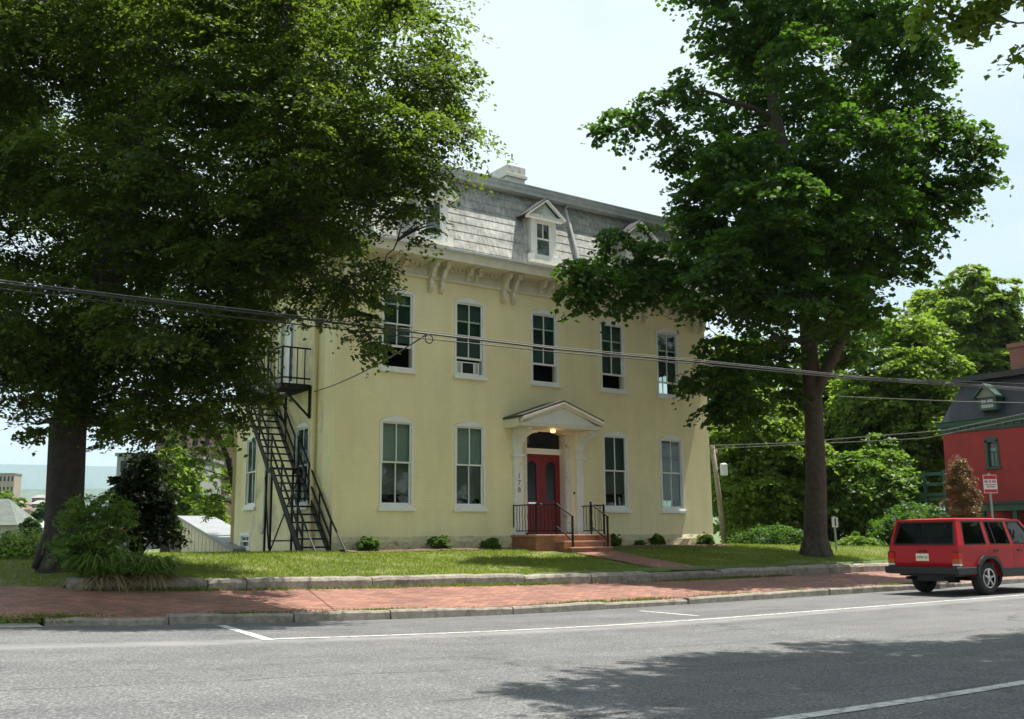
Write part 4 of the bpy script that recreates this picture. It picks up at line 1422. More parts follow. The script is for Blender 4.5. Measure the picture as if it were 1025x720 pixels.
def flight(y0, z0, y1, z1, nst, ext_brace=False):
    st_ = MB()
    for xx in (xi, xo):
        st_.bar((xx, y0, z0), (xx, y1, z1), 0.03, 0.17)
    st_.build('stringer', M['black_iron'], FE)
    for k in range(1, nst):
        s = k/nst
        mb = MB()
        yy, zz = y0+(y1-y0)*s, z0+(z1-z0)*s
        for j in range(3):
            mb.box(xo+0.02, xi-0.02, yy-0.11+j*0.075, yy-0.05+j*0.075, zz-0.012, zz+0.012)
        mb.box(xo+0.02, xi-0.02, yy-0.118, yy-0.111, zz-0.03, zz+0.014)
        mb.build('tread', M['black_iron'], FE)
    for xx in (xi, xo):
        mb = MB()
        for h in (0.45, 0.88):
            mb.bar((xx, y0, z0+h), (xx, y1, z1+h), 0.042, 0.042)
        for s in (0.0, 0.33, 0.66, 1.0):
            yy, zz = y0+(y1-y0)*s, z0+(z1-z0)*s
            mb.bar((xx, yy, zz-0.02), (xx, yy, zz+0.90), 0.035)
        mb.build('handrail', M['black_iron'], FE)


flight(-0.12, 0.93, 2.05, 3.22, 11)
flight(2.30, 3.26, 4.35, 5.46, 11)
flight(4.75, 5.50, 7.0, 8.0, 12)
# mid platform
mb = MB(); mb.box(xo-0.02, xi+0.08, 2.02, 2.34, 3.20, 3.24); mb.box(xo-0.02, xo+0.03, 1.95, 2.4, 3.10, 3.199); mb.box(xi+0.03, xi+0.08, 1.95, 2.4, 3.10, 3.199); mb.build('mid_platform', M['black_iron'], FE)
# landing
mb = MB()
for k in range(26):
    yy = 1.50+k*0.145
    if 2.95 < yy < 4.3: continue
    mb.box(xo-0.03, X0-0.04, yy, yy+0.09, 5.44, 5.47)
for xx in (xo-0.04, X0-0.07):
    mb.box(xx, xx+0.05, 1.46, 5.3, 5.33, 5.439)
mb.box(xo+0.02, X0-0.08, 1.46, 1.51, 5.34, 5.438); mb.box(xo+0.02, X0-0.08, 5.25, 5.3, 5.34, 5.438)
mb.build('landing', M['black_iron'], FE)
mb = MB()
for z in (5.62, 6.45):
    mb.bar((xo, 1.50, z), (xo, 4.6, z), 0.04); mb.bar((xo, 1.50, z), (X0-0.05, 1.50, z), 0.04)
for yy in (1.50, 2.5, 3.5, 4.6):
    mb.bar((xo, yy, 5.45), (xo, yy, 6.47), 0.045)
for k in range(1, 4):
    xx = xo+(X0-xo)*k/4
    mb.bar((xx, 1.50, 5.47), (xx, 1.50, 6.45), 0.025)
for k in range(1, 12):
    mb.bar((xo, 1.5+k*0.26, 5.62), (xo, 1.5+k*0.26, 6.45), 0.018)
mb.build('landing_rail', M['black_iron'], FE)
for yy in (1.55, 3.2, 5.2):
    mb = MB(); mb.bar((X0-0.03, yy, 4.55), (X0-0.03, yy, 5.33), 0.06); mb.bar((X0-0.04, yy, 4.6), (xo+0.05, yy, 5.32), 0.05); mb.build('wall_brace', M['black_iron'], FE)
# legs and cross bracing under the mid platform
for xx in (xo, xi):
    for yy in (1.98, 2.36):
        mb = MB(); mb.bar((xx, yy, 0.9), (xx, yy, 3.2), 0.05); mb.build('leg', M['black_iron'], FE)
mb = MB()
mb.bar((xo, 1.98, 1.0), (xi, 1.98, 3.0), 0.03); mb.bar((xi, 1.94, 1.0), (xo, 1.94, 3.0), 0.03)
mb.bar((xo, 1.98, 1.3), (xi, 1.98, 1.3), 0.035); mb.bar((xo-0.03, 1.98, 1.1), (xo-0.03, 2.36, 3.0), 0.03)
mb.build('cross_brace', M['black_iron'], FE)
for xx, dx in ((xi, 0.02), (xo, -0.02)):
    mb = MB(); mb.bar((xx, -0.12, 1.82), (xx+dx, -1.1, 0.90), 0.035); mb.bar((xx, -0.12, 0.85), (xx, -0.12, 1.84), 0.04); mb.build('foot_brace', M['black_iron'], FE)

# ------------------------------------------------------------------ red four-wheel drive
JX, JY, JA = 9.03, -10.64, rad(-2.5)
JEEP = thing('parked_car', 'boxy red four-door off-roader parked at the kerb, seen from behind', 'car', (JX, JY, 0))


def jb(mb):
    """rotate a locally built mesh (x forward, y left) to its place"""
    c, s = math.cos(JA), math.sin(JA)
    mb.v = [(JX+x*c-y*s, JY+x*s+y*c, z+0.012*0) for x, y, z in mb.v]
    return mb


def arc2(cx, cz, r, a0, a1, n=10):
    return [(cx+r*math.cos(t), cz+r*math.sin(t)) for t in np.linspace(a0, a1, n)]


RW, FW, WR = 1.06, 3.64, 0.355
body = [(0.06, 0.56), (0.02, 0.70), (0.05, 1.04), (0.06, 1.055)] + [(3.14, 1.055), (3.40, 1.06), (4.30, 1.01), (4.34, 0.95), (4.35, 0.50)] \
    + [(FW+0.46, 0.42)]+arc2(FW, 0.36, 0.44, 0.1, math.pi-0.1)+[(FW-0.46, 0.38), (RW+0.46, 0.38)]+arc2(RW, 0.36, 0.44, 0.1, math.pi-0.1)+[(RW-0.46, 0.44)]
mb = MB()
# three slices so the flanks are gently rounded
HW = 0.865
n = len(body)
secs = []
for yy, inset in ((-HW+0.03, 0.02), (-HW, 0.0), (HW, 0.0), (HW-0.03, 0.02)):
    pass
ys_ = [-HW, HW]
cx_, cz_ = 2.1, 0.75


def sec(y, k):
    return [(cx_+(x-cx_)*k, y, cz_+(z-cz_)*k) for x, z in body]


mb.add(sec(-HW+0.0, 0.992)+sec(-HW+0.035, 1.0)+sec(HW-0.035, 1.0)+sec(HW, 0.992),
       [tuple(range(n))]+[tuple(range(3*n, 4*n))[::-1]]+[(s*n+i, (s+1)*n+i, (s+1)*n+(i+1) % n, s*n+(i+1) % n) for s in range(3) for i in range(n)])
jb(mb).build('body', M['jeep_red'], JEEP)
# greenhouse frame: pillars and roof
RB, RT = 0.06, 0.26      # rear base / roof x
zb, zr = 1.055, 1.61
yb, yt = 0.845, 0.735    # half widths at belt and roof


def gp(x_b, x_t, t, side):
    """point on the glasshouse side at fraction t of the height"""
    return np.array([x_b+(x_t-x_b)*t, side*(yb+(yt-yb)*t), zb+(zr-zb)*t])


def panel(mb, corners, thick, inward):
    c = [np.array(p, float) for p in corners]
    off = np.array(inward, float)*thick
    k = len(c)
    mb.add([tuple(p) for p in c]+[tuple(p+off) for p in c], [tuple(range(k)), tuple(range(k, 2*k))[::-1]]+[(i, (i+1) % k, k+(i+1) % k, k+i) for i in range(k)])


mb = MB()
# roof slab crowned
rs = []
nxr, nyr = 8, 8
top = []
for i in range(nxr+1):
    for j in range(nyr+1):
        s, t = i/nxr, j/nyr*2-1
        xx = RT-0.07+(2.50-RT+0.12)*s
        z = zr+0.035*(1-t**4)*(1-(2*s-1)**6)-0.02*(s > 0.95)
        top.append((xx, t*(yt+0.012), z))
k = (nyr+1)
fs = [(i*k+j, (i+1)*k+j, (i+1)*k+j+1, i*k+j+1) for i in range(nxr) for j in range(nyr)]
mb.add(top, fs)
mb.add([(x_, y_, zr-0.045) for x_, y_, z_ in top], [f[::-1] for f in fs])
edge = [i*k for i in range(nxr+1)]+[nxr*k+j for j in range(1, nyr+1)]+[i*k+nyr for i in range(nxr-1, -1, -1)]+[j for j in range(nyr-1, 0, -1)]
mb.add([top[e] for e in edge]+[(top[e][0], top[e][1], zr-0.045) for e in edge], [(i, (i+1) % len(edge), len(edge)+(i+1) % len(edge), len(edge)+i) for i in range(len(edge))])
jb(mb).build('roof', M['jeep_red'], JEEP, smooth=False)
pill = [((0.06, 0.26), (0.26, 0.36)), ((1.13, 1.21), (1.05, 1.13)), ((2.05, 2.05), (1.93, 1.93)), ((3.02, 2.42), (2.94, 2.34))]
# pillars: (bottom x0,x1) (top x0,x1)
PIL = [(0.06, 0.28, 0.20, 0.38), (1.08, 1.22, 1.04, 1.16), (1.98, 2.10, 1.88, 1.99), (3.04, 3.14, 2.44, 2.54)]
for side in (-1, 1):
    mb = MB()
    for (b0, b1, t0, t1) in PIL:
        cs = [gp(b0, t0, 0, side), gp(b1, t1, 0, side), gp(b1, t1, 1, side), gp(b0, t0, 1, side)]
        panel(mb, cs, 0.05, (0, -side, 0))
    # belt and cant rails
    panel(mb, [gp(0.06, 0.22, -0.03, side), gp(3.14, 2.54, -0.03, side), gp(3.14, 2.54, 0.03, side), gp(0.06, 0.22, 0.03, side)], 0.05, (0, -side, 0))
    panel(mb, [gp(0.06, 0.22, 0.90, side)*1, gp(3.14, 2.54, 0.90, side), gp(3.14, 2.54, 1, side), gp(0.06, 0.22, 1, side)], 0.052, (0, -side, 0))
    jb(mb).build('pillar', M['jeep_red'], JEEP)
    for (i, nm) in ((0, 'quarter_window'), (1, 'side_window'), (2, 'side_window')):
        b0, t0 = PIL[i][1], PIL[i][3]; b1, t1 = PIL[i+1][0], PIL[i+1][2]
        mb = MB()
        q = [gp(b0, t0, 0.03, side), gp(b1, t1, 0.03, side), gp(b1, t1, 0.90, side), gp(b0, t0, 0.90, side)]
        q = [p+np.array([0, -side*0.018, 0]) for p in q]
        panel(mb, q, 0.006, (0, -side, 0))
        wo = jb(mb).build(nm, M['car_glass'], JEEP)
        mb = MB()
        # rubber surround and vent divider
        ring = [p+np.array([0, -side*0.010, 0]) for p in [gp(b0, t0, 0.03, side), gp(b1, t1, 0.03, side), gp(b1, t1, 0.90, side), gp(b0, t0, 0.90, side)]]
        for a, b in zip(ring, ring[1:]+ring[:1]):
            mb.bar(a, b, 0.028, 0.028)
        if i == 1:
            mb.bar(gp(b0+0.20, t0+0.17, 0.03, side), gp(b0+0.20, t0+0.17, 0.90, side), 0.022)
        jb(mb).build('window_seal', M['black_plastic'], wo)
# tailgate frame and glass
mb = MB()


def rg(t, yy):
    return np.array([0.055+(0.20)*t, yy*(yb+(yt-yb)*t-0.02), zb+(zr-zb)*t])


panel(mb, [rg(0.88, -1), rg(0.88, 1), rg(1.0, 1), rg(1.0, -1)], 0.04, (1, 0, 0))
for s in (-1, 1):
    panel(mb, [rg(0.0, s), rg(0.0, s*0.90), rg(1, s*0.90), rg(1, s)], 0.04, (1, 0, 0))
panel(mb, [rg(0.0, -0.9), rg(0.0, 0.9), rg(0.06, 0.9), rg(0.06, -0.9)], 0.04, (1, 0, 0))
jb(mb).build('tailgate', M['jeep_red'], JEEP)
mb = MB(); panel(mb, [rg(0.04, -0.91)+[0.012, 0, 0], rg(0.04, 0.91)+[0.012, 0, 0], rg(0.90, 0.91)+[0.012, 0, 0], rg(0.90, -0.91)+[0.012, 0, 0]], 0.006, (1, 0, 0))
rw = jb(mb).build('rear_window', M['car_glass'], JEEP)
mb = MB()
ring = [rg(0.05, -0.905), rg(0.05, 0.905), rg(0.885, 0.905), rg(0.885, -0.905)]
for a, b in zip(ring, ring[1:]+ring[:1]):
    mb.bar(a, b, 0.035, 0.03)
jb(mb).build('window_seal', M['black_plastic'], rw)
mb = MB()
a_, b_ = np.array([3.10, 0, 1.06]), np.array([2.53, 0, 1.59])
panel(mb, [a_+[0, -0.80, 0], a_+[0, 0.80, 0], b_+[0, 0.71, 0], b_+[0, -0.71, 0]], 0.006, (-1, 0, 0))
jb(mb).build('windscreen', M['car_glass'], JEEP)
# tailgate handle, plate, emblem bar, creases
mb = MB(); mb.box(0.005, 0.03, -0.10, 0.10, 0.925, 0.955); jb(mb).build('tailgate_handle', M['black_plastic'], JEEP)
mb = MB(); mb.box(0.004, 0.024, -0.155, 0.155, 0.73, 0.885); npl = jb(mb).build('number_plate', M['plate'], JEEP)
c, s = math.cos(JA), math.sin(JA)
Mj = Matrix.Translation((JX, JY, 0)) @ Matrix.Rotation(JA, 4, 'Z')
text_mesh('YZW 33', 0.075, 'plate_lettering', M['ink'], npl, Mj @ Matrix.Translation((0.0, 0, 0.805)) @ Matrix.Rotation(-math.pi/2, 4, 'Z') @ Matrix.Rotation(math.pi/2, 4, 'X'))
for side in (-1, 1):
    # tail lamps wrap round the corner
    y0_, y1_ = side*0.72, side*0.875
    lo_y, hi_y = min(y0_, y1_), max(y0_, y1_)
    mb = MB(); mb.box(0.015, 0.10, lo_y, hi_y, 0.62, 0.93); tl = jb(mb).build('tail_lamp', M['black_plastic'], JEEP)
    mb = MB(); mb.box(0.008, 0.104, lo_y-0.004, hi_y+0.004, 0.775, 0.905); jb(mb).build('red_lens', M['lens_red'], tl)
    mb = MB(); mb.box(0.008, 0.104, lo_y-0.004, hi_y+0.004, 0.675, 0.772); jb(mb).build('amber_lens', M['lens_amber'], tl)
    mb = MB(); mb.box(0.008, 0.104, lo_y-0.004, hi_y+0.004, 0.635, 0.672); jb(mb).build('clear_lens', M['lens_white'], tl)
    # lower black cladding, flares, door handles, mirror, door gaps
    yy = side*HW
    mb = MB()
    f = lambda xx, z, t: (xx, side*t, z)
    mb.prism([(RW+0.48, 0.37), (FW-0.48, 0.37), (FW-0.46, 0.56), (RW+0.46, 0.56)], f, HW-0.01, HW+0.025)
    jb(mb).build('sill_cladding', M['black_plastic'], JEEP)
    mb = MB(); mb.prism([(0.05, 0.45), (RW-0.46, 0.45), (RW-0.46, 0.60), (0.05, 0.60)], f, HW-0.01, HW+0.025)
    jb(mb).build('sill_cladding', M['black_plastic'], JEEP)
    for wx_ in (RW, FW):
        mb = MB()
        outer = arc2(wx_, 0.36, 0.50, 0.05, math.pi-0.05, 12); inner = arc2(wx_, 0.36, 0.425, 0.05, math.pi-0.05, 12)
        # squared flares
        outer = [(max(wx_-0.46, min(wx_+0.46, a)), min(0.83, b*1.0+0.015)) for a, b in outer]
        for i in range(len(outer)-1):
            mb.prism([outer[i], outer[i+1], inner[i+1], inner[i]], f, HW-0.02, HW+0.055)
        jb(mb).build('wheel_flare', M['black_plastic'], JEEP)
    for hx in (1.30, 2.18):
        mb = MB(); mb.box(hx, hx+0.15, yy-0.02 if side < 0 else yy-0.01, yy+0.02, 0.915, 0.955); jb(mb).build('door_handle', M['black_plastic'], JEEP)
    mb = MB()
    for gx_ in (1.14, 2.04, 3.03):
        mb.box(gx_-0.005, gx_+0.005, min(yy, yy+side*0.002), max(yy, yy+side*0.002), 0.56, 1.0)
    mb.box(0.12, 3.4, min(yy, yy+side*0.003), max(yy, yy+side*0.003), 0.90-0.004, 0.90)
    jb(mb).build('door_seam', M['black_plastic'], JEEP)
    mb = MB(); mb.box(2.85, 2.93, side*0.88 if side > 0 else -1.05, 1.05 if side > 0 else -0.88, 1.02, 1.16); jb(mb).build('door_mirror', M['black_plastic'], JEEP)
    mb = MB(); mb.box(4.31, 4.365, side*0.5-0.13, side*0.5+0.13, 0.72, 0.90); jb(mb).build('headlight', M['lens_white'], JEEP)
mb = MB()
mb.prism([(-0.09, 0.46), (-0.10, 0.60), (0.06, 0.62), (0.06, 0.44)], lambda a, z, t: (a, t, z), -0.90, 0.90)
for s in (-1, 1):
    mb.prism([(-0.09, 0.46), (-0.10, 0.60), (RW-0.47, 0.60), (RW-0.47, 0.46)], lambda a, z, t: (a, t, z), s*0.866, s*0.902)
jb(mb).build('rear_bumper', M['black_plastic'], JEEP, bevel=0.015)
mb = MB(); mb.box(4.30, 4.46, -0.88, 0.88, 0.48, 0.62); jb(mb).build('front_bumper', M['black_plastic'], JEEP)
mb = MB()
mb.box(4.33, 4.362, -0.33, 0.33, 0.66, 0.92)
jb(mb).build('grille', M['black_plastic'], JEEP)
# underbody, axle, spare heat shield, exhaust
mb = MB(); mb.box(0.15, 4.1, -0.70, 0.70, 0.40, 0.56); mb.tube([(RW, -0.62, 0.34), (RW, 0.62, 0.34)], 0.05, 8)
mb.tube([(RW, 0.0, 0.24), (RW, 0.0, 0.40)], 0.13, 10); mb.tube([(0.05, 0.45, 0.36), (0.8, 0.45, 0.36)], 0.035, 8); mb.box(0.2, 0.6, -0.35, 0.30, 0.30, 0.41)
jb(mb).build('underbody', M['black_plastic'], JEEP)
mb = MB()
for (sx_, w_) in ((1.55, 1.30), (2.30, 0.5)):
    for sy in ((-0.36, 0.36)):
        mb.box(sx_, sx_+0.12, sy-0.26, sy+0.26, 0.7, 1.22); mb.box(sx_+0.02, sx_+0.10, sy-0.13, sy+0.13, 1.24, 1.42)
mb.box(0.3, 2.9, -0.78, 0.78, 0.62, 0.66)
jb(mb).build('seat', M['seat_grey'], JEEP)


def wheel(wx_, side):
    n = 28
    y0_ = side*0.615; y1_ = side*0.855
    prof = [(0.20, 0.0), (0.30, 0.0), (0.345, 0.03), (WR, 0.07), (WR, 0.17), (0.345, 0.21), (0.30, 0.24), (0.215, 0.235), (0.205, 0.10)]
    mb = MB()
    pts = []
    for (r, t) in prof:
        for k in range(n):
            a = 2*math.pi*k/n
            pts.append((wx_+r*math.cos(a), side*(0.615+t), WR+r*math.sin(a)))
    mb.add(pts, [(i*n+k, i*n+(k+1) % n, (i+1)*n+(k+1) % n, (i+1)*n+k) for i in range(len(prof)-1) for k in range(n)])
    w = jb(mb).build('wheel', M['rubber'], JEEP, smooth=True)
    mb = MB()
    ring = []
    for (r, t) in ((0.214, 0.236), (0.190, 0.225), (0.185, 0.12), (0.0, 0.12)):
        for k in range(n):
            a = 2*math.pi*k/n
            ring.append((wx_+r*math.cos(a), side*(0.615+t), WR+r*math.sin(a)))
    mb.add(ring, [(i*n+k, i*n+(k+1) % n, (i+1)*n+(k+1) % n, (i+1)*n+k) for i in range(3) for k in range(n)])
    rim = jb(mb).build('rim', M['black_plastic'], w)
    mb = MB()
    ring = []
    for (r, t) in ((0.216, 0.232), (0.205, 0.246), (0.185, 0.236)):
        for k in range(n):
            a = 2*math.pi*k/n
            ring.append((wx_+r*math.cos(a), side*(0.615+t), WR+r*math.sin(a)))
    mb.add(ring, [(i*n+k, i*n+(k+1) % n, (i+1)*n+(k+1) % n, (i+1)*n+k) for i in range(2) for k in range(n)])
    for k in range(5):
        a = 2*math.pi*k/5+0.3
        ca, sa = math.cos(a), math.sin(a)
        mb.bar((wx_+0.03*ca, side*(0.615+0.215), WR+0.03*sa), (wx_+0.19*ca, side*(0.615+0.222), WR+0.19*sa), 0.075, 0.03)
    mb.tube([(wx_, side*(0.615+0.20), WR), (wx_, side*(0.615+0.24), WR)], 0.06, 12)
    jb(mb).build('spokes', M['alloy'], w)


for wx_ in (RW, FW):
    for side in (-1, 1):
        wheel(wx_, side)
#@@PART2
# ------------------------------------------------------------------ trees on the lawn
def L(*rows):
    return [(at(u, v, d), r) for (u, v, d, r) in rows]


def inside(poly, u, v):
    c = False
    n = len(poly)
    for i in range(n):
        (x1, y1), (x2, y2) = poly[i], poly[(i+1) % n]
        if (y1 > v) != (y2 > v) and u < (x2-x1)*(v-y1)/(y2-y1)+x1:
            c = not c
    return c


def edge_dist(poly, u, v):
    best = 1e9
    n = len(poly)
    for i in range(n):
        a = np.array(poly[i], float); b = np.array(poly[(i+1) % n], float); p = np.array([u, v], float)
        t = np.clip(np.dot(p-a, b-a)/np.dot(b-a, b-a), 0, 1)
        best = min(best, np.linalg.norm(p-a-t*(b-a)))
    return best


r_ = np.random.default_rng(21)
# big dark tree at the left: hanging outer lobes first, then the body of the crown
lt_lobes = L((408, 20, 18.3, 1.05), (424, 85, 17.6, 0.98), (440, 62, 18.5, 0.55), (420, 140, 17.4, 1.05), (402, 195, 17.0, 0.75), (412, 228, 16.6, 0.42), (385, 165, 18.6, 0.9),
             (345, 150, 19.0, 1.0), (318, 285, 17.2, 0.75), (352, 285, 16.7, 0.55), (374, 278, 16.4, 0.38), (356, 322, 16.6, 0.40), (372, 345, 16.4, 0.26), (280, 265, 17.6, 0.9), (238, 275, 18.0, 0.9),
             (320, 225, 17.8, 0.8), (285, 318, 17.0, 0.35), (215, 335, 17.6, 0.8), (222, 380, 17.0, 0.7), (236, 412, 16.8, 0.42), (262, 402, 16.6, 0.24), (180, 395, 17.4, 0.8), (130, 400, 17.8, 0.8), (150, 425, 17, 0.5),
             (95, 405, 18.4, 0.6), (250, 330, 17.6, 0.6), (215, 300, 18.4, 0.9), (235, 360, 17.4, 0.55), (180, 350, 18, 0.9), (140, 360, 19, 1.0), (90, 350, 17, 0.9), (40, 340, 18.5, 0.9), (200, 420, 18.2, 0.5), (45, 385, 17.6, 0.8), (8, 360, 17.6, 0.9), (-30, 380, 18.0, 1.0), (38, 425, 17.2, 0.38), (18, 405, 17.0, 0.35), (110, 430, 19.5, 0.5))
poly = [(-160, -120), (230, -130), (390, -50), (440, 20), (440, 60), (440, 120), (390, 190), (330, 260), (250, 310), (225, 380), (130, 410), (-20, 390), (-160, 340)]
for d0, st in ((16.4, 76), (18.6, 80), (20.8, 80), (22.6, 84)):
    for u in np.arange(-150, 440, st):
        for v in np.arange(-150, 400, st):
            uu, vv = u+r_.normal()*16, v+r_.normal()*16
            if inside(poly, uu, vv):
                e = edge_dist(poly, uu, vv)
                r = 0.85+0.45*r_.random()
                if e < r*50: r = max(0.5, e/52)
                if r_.random() < 0.20: continue
                lt_lobes.append((at(uu, vv, d0+r_.normal()*0.6), r))
lt_base = at(64, 566, 18.5)
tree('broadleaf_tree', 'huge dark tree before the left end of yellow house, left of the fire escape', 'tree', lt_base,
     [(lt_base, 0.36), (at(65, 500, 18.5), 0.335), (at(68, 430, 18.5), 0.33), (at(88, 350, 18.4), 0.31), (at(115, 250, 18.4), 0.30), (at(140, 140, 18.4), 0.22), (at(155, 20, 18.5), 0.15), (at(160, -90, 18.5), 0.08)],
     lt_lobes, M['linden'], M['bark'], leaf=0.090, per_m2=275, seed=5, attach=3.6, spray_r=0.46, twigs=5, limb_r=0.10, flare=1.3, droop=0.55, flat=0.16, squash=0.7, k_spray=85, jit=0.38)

mp_lobes = L((735, 25, 30, 1.3), (790, 12, 29, 1.4), (850, 30, 30, 1.2), (905, 35, 30.5, 1.1), (760, -55, 30, 1.8), (850, -55, 31, 1.8), (925, -35, 31, 1.3), (700, -20, 30, 1.0),
             (622, 128, 28, 0.62), (604, 132, 27.6, 0.35), (655, 115, 28.5, 0.65), (692, 92, 29, 0.75), (712, 140, 28.5, 0.95), (676, 150, 28, 0.6), (745, 85, 31, 1.0),
             (750, 130, 31, 1.0), (722, 195, 29, 1.1), (700, 228, 28.5, 0.9), (690, 195, 28.8, 0.6),
             (598, 283, 27, 0.80), (575, 268, 26.8, 0.38), (572, 295, 26.8, 0.35), (632, 250, 27.5, 0.75), (615, 232, 27.3, 0.35), (628, 292, 27, 0.7), (662, 275, 27.5, 0.85), (695, 265, 28, 0.95), (738, 262, 29, 1.15),
             (775, 205, 28, 1.1), (812, 110, 31, 1.1), (800, 250, 31, 1.2), (832, 195, 32, 1.1), (872, 155, 30, 1.2), (895, 95, 31, 1.0), (928, 75, 31, 0.85), (925, 120, 30, 0.85), (955, 140, 29, 0.9), (985, 150, 28.5, 0.55),
             (975, 178, 29, 0.6), (950, 195, 29, 0.75), (915, 190, 29, 1.1), (890, 225, 28, 1.1), (928, 225, 29, 0.75), (852, 262, 28, 1.1), (900, 262, 29, 0.85), (830, 312, 29, 0.9), (868, 312, 29.5, 0.8),
             (775, 300, 28, 1.0), (745, 300, 28, 0.7), (712, 385, 27.5, 0.72), (692, 380, 27.2, 0.36), (722, 350, 28, 0.6), (735, 410, 28, 0.6), (700, 310, 28, 0.5), (645, 285, 27.3, 0.7), (585, 300, 26.9, 0.4), (742, 378, 28, 0.8), (715, 415, 27.6, 0.38), (778, 360, 30, 0.85), (755, 412, 29, 0.62), (790, 400, 30.5, 0.6), (845, 355, 31, 0.7))
mp_lobes += L((745, 215, 26.6, 0.9), (792, 245, 26.8, 1.0), (842, 222, 27, 1.0), (762, 165, 27.2, 0.9), (818, 165, 27.3, 0.85), (872, 195, 27.2, 0.9), (800, 60, 27.5, 1.0), (760, 300, 26.3, 0.9), (810, 300, 26.2, 0.9), (855, 300, 26.6, 0.85), (730, 255, 25.8, 0.8), (700, 290, 26, 0.7), (790, 200, 25.5, 0.9), (840, 130, 27, 0.9), (720, 160, 27, 0.7), (890, 130, 27.4, 0.8))
for (u, v, d, r) in [(760, 60, 34, 1.3), (850, 90, 34.5, 1.3), (730, 170, 33.5, 1.2), (790, 160, 34.5, 1.2), (860, 210, 34, 1.3), (900, 160, 34, 1.2), (820, 270, 34, 1.2), (770, 240, 33.5, 1.2), (760, 340, 33, 0.9), (840, 330, 33, 0.9), (800, -20, 35, 1.8), (880, 20, 34, 1.2), (700, 245, 32.5, 1.0)]:
    mp_lobes.append((at(u, v, d), r))
mp_base = np.array([14.3, -3.7, lawn_z(14.3, -3.7)])
MAPLE = tree('maple_tree', 'tall leafy maple with straight bare lower trunk on lawn right of the front walk', 'tree', mp_base,
             [(mp_base, 0.33), (at(817, 480, 30), 0.30), (at(814, 400, 30), 0.275), (at(806, 300, 30), 0.22), (at(790, 190, 30), 0.25), (at(775, 110, 30), 0.18), (at(765, 20, 30), 0.13), (at(760, -80, 30), 0.06)],
             mp_lobes, M['maple'], M['bark_grey'], leaf=0.155, per_m2=128, seed=11, attach=6.2, spray_r=0.52, aspect=0.85, twigs=5, limb_r=0.12, flare=1.4,
             forks=([(at(813, 402, 30), 0.20), (at(822, 380, 29.8), 0.185), (at(840, 345, 29.6), 0.16), (at(856, 305, 29.4), 0.13), (at(868, 255, 29.4), 0.09)],))

# street tree on the near side whose crown overhangs the road
st_base = np.array([7.0, -20.9, 0.05])
st_lobes = []
r_ = np.random.default_rng(33)


def proj(p):
    q = RM @ (np.asarray(p, float)-CP)
    return 512.5+FPX*q[0]/q[2], 360-FPX*q[1]/q[2], q[2]


for k in range(900):
    p = np.array([-4.0+r_.random()*14, -23.0+r_.random()*9.5, 8.6+r_.random()*4.5])
    r = 0.55+0.55*r_.random()
    # shadow reaches the road where the photograph shows it
    sx_, sy_ = p[0]-0.33*p[2], p[1]+0.085*p[2]
    if sy_ > -15.2-0.30*abs(sx_+1) or sx_ < -5.85: continue
    u, v, d = proj(p)
    rp_x = (r*1.25+0.35)*1000/d if d > 1 else 0
    vis_ok = d < 1 or v+rp_x < -4 or u-rp_x > 1030
    if not vis_ok: continue
    if any(np.linalg.norm(p-q[0]) < 1.0 for q in st_lobes): continue
    st_lobes.append((p, r))
st_lobes += [(at(985, 2, 12.2), 0.34), (at(940, 8, 12.0), 0.30), (at(1018, 0, 11.8), 0.42), (at(915, -18, 12.3), 0.30), (at(963, 30, 12.1), 0.17), (at(1040, 60, 11.5), 0.22)]
tree('street_tree', 'overhanging street tree of which only sunlit leaf tips show at top right corner', 'tree', st_base,
     [(st_base, 0.34), (st_base+[0.05, 0.1, 3], 0.30), (st_base+[-0.3, 0.5, 6], 0.25), (st_base+[-0.8, 1.0, 9], 0.18), (st_base+[-1.0, 1.2, 12], 0.08)],
     st_lobes, M['bright'], M['bark_grey'], leaf=0.105, per_m2=165, seed=17, attach=5.0, spray_r=0.42, aspect=0.8, twigs=4, limb_r=0.10)

# rows of trees on the far side of the camera, mirrored by the window panes
for (x, y, a) in ((2.0, -38.0, 2.2), (15.0, -36.0, 0.9), (27.0, -39.0, 4.0), (39.0, -35.0, 5.2), (22.0, -46.0, 3.0), (48.0, -44.0, 1.5), (34.0, -47.0, 2.6)):
    c = copy_tree(MAPLE)
    c.location = (x, y, 0.1); c.rotation_euler = (0, 0, a)
    c['label'] = 'leafy tree across the street behind the viewpoint, mirrored in the house windows'
    c['group'] = 'trees across the street'


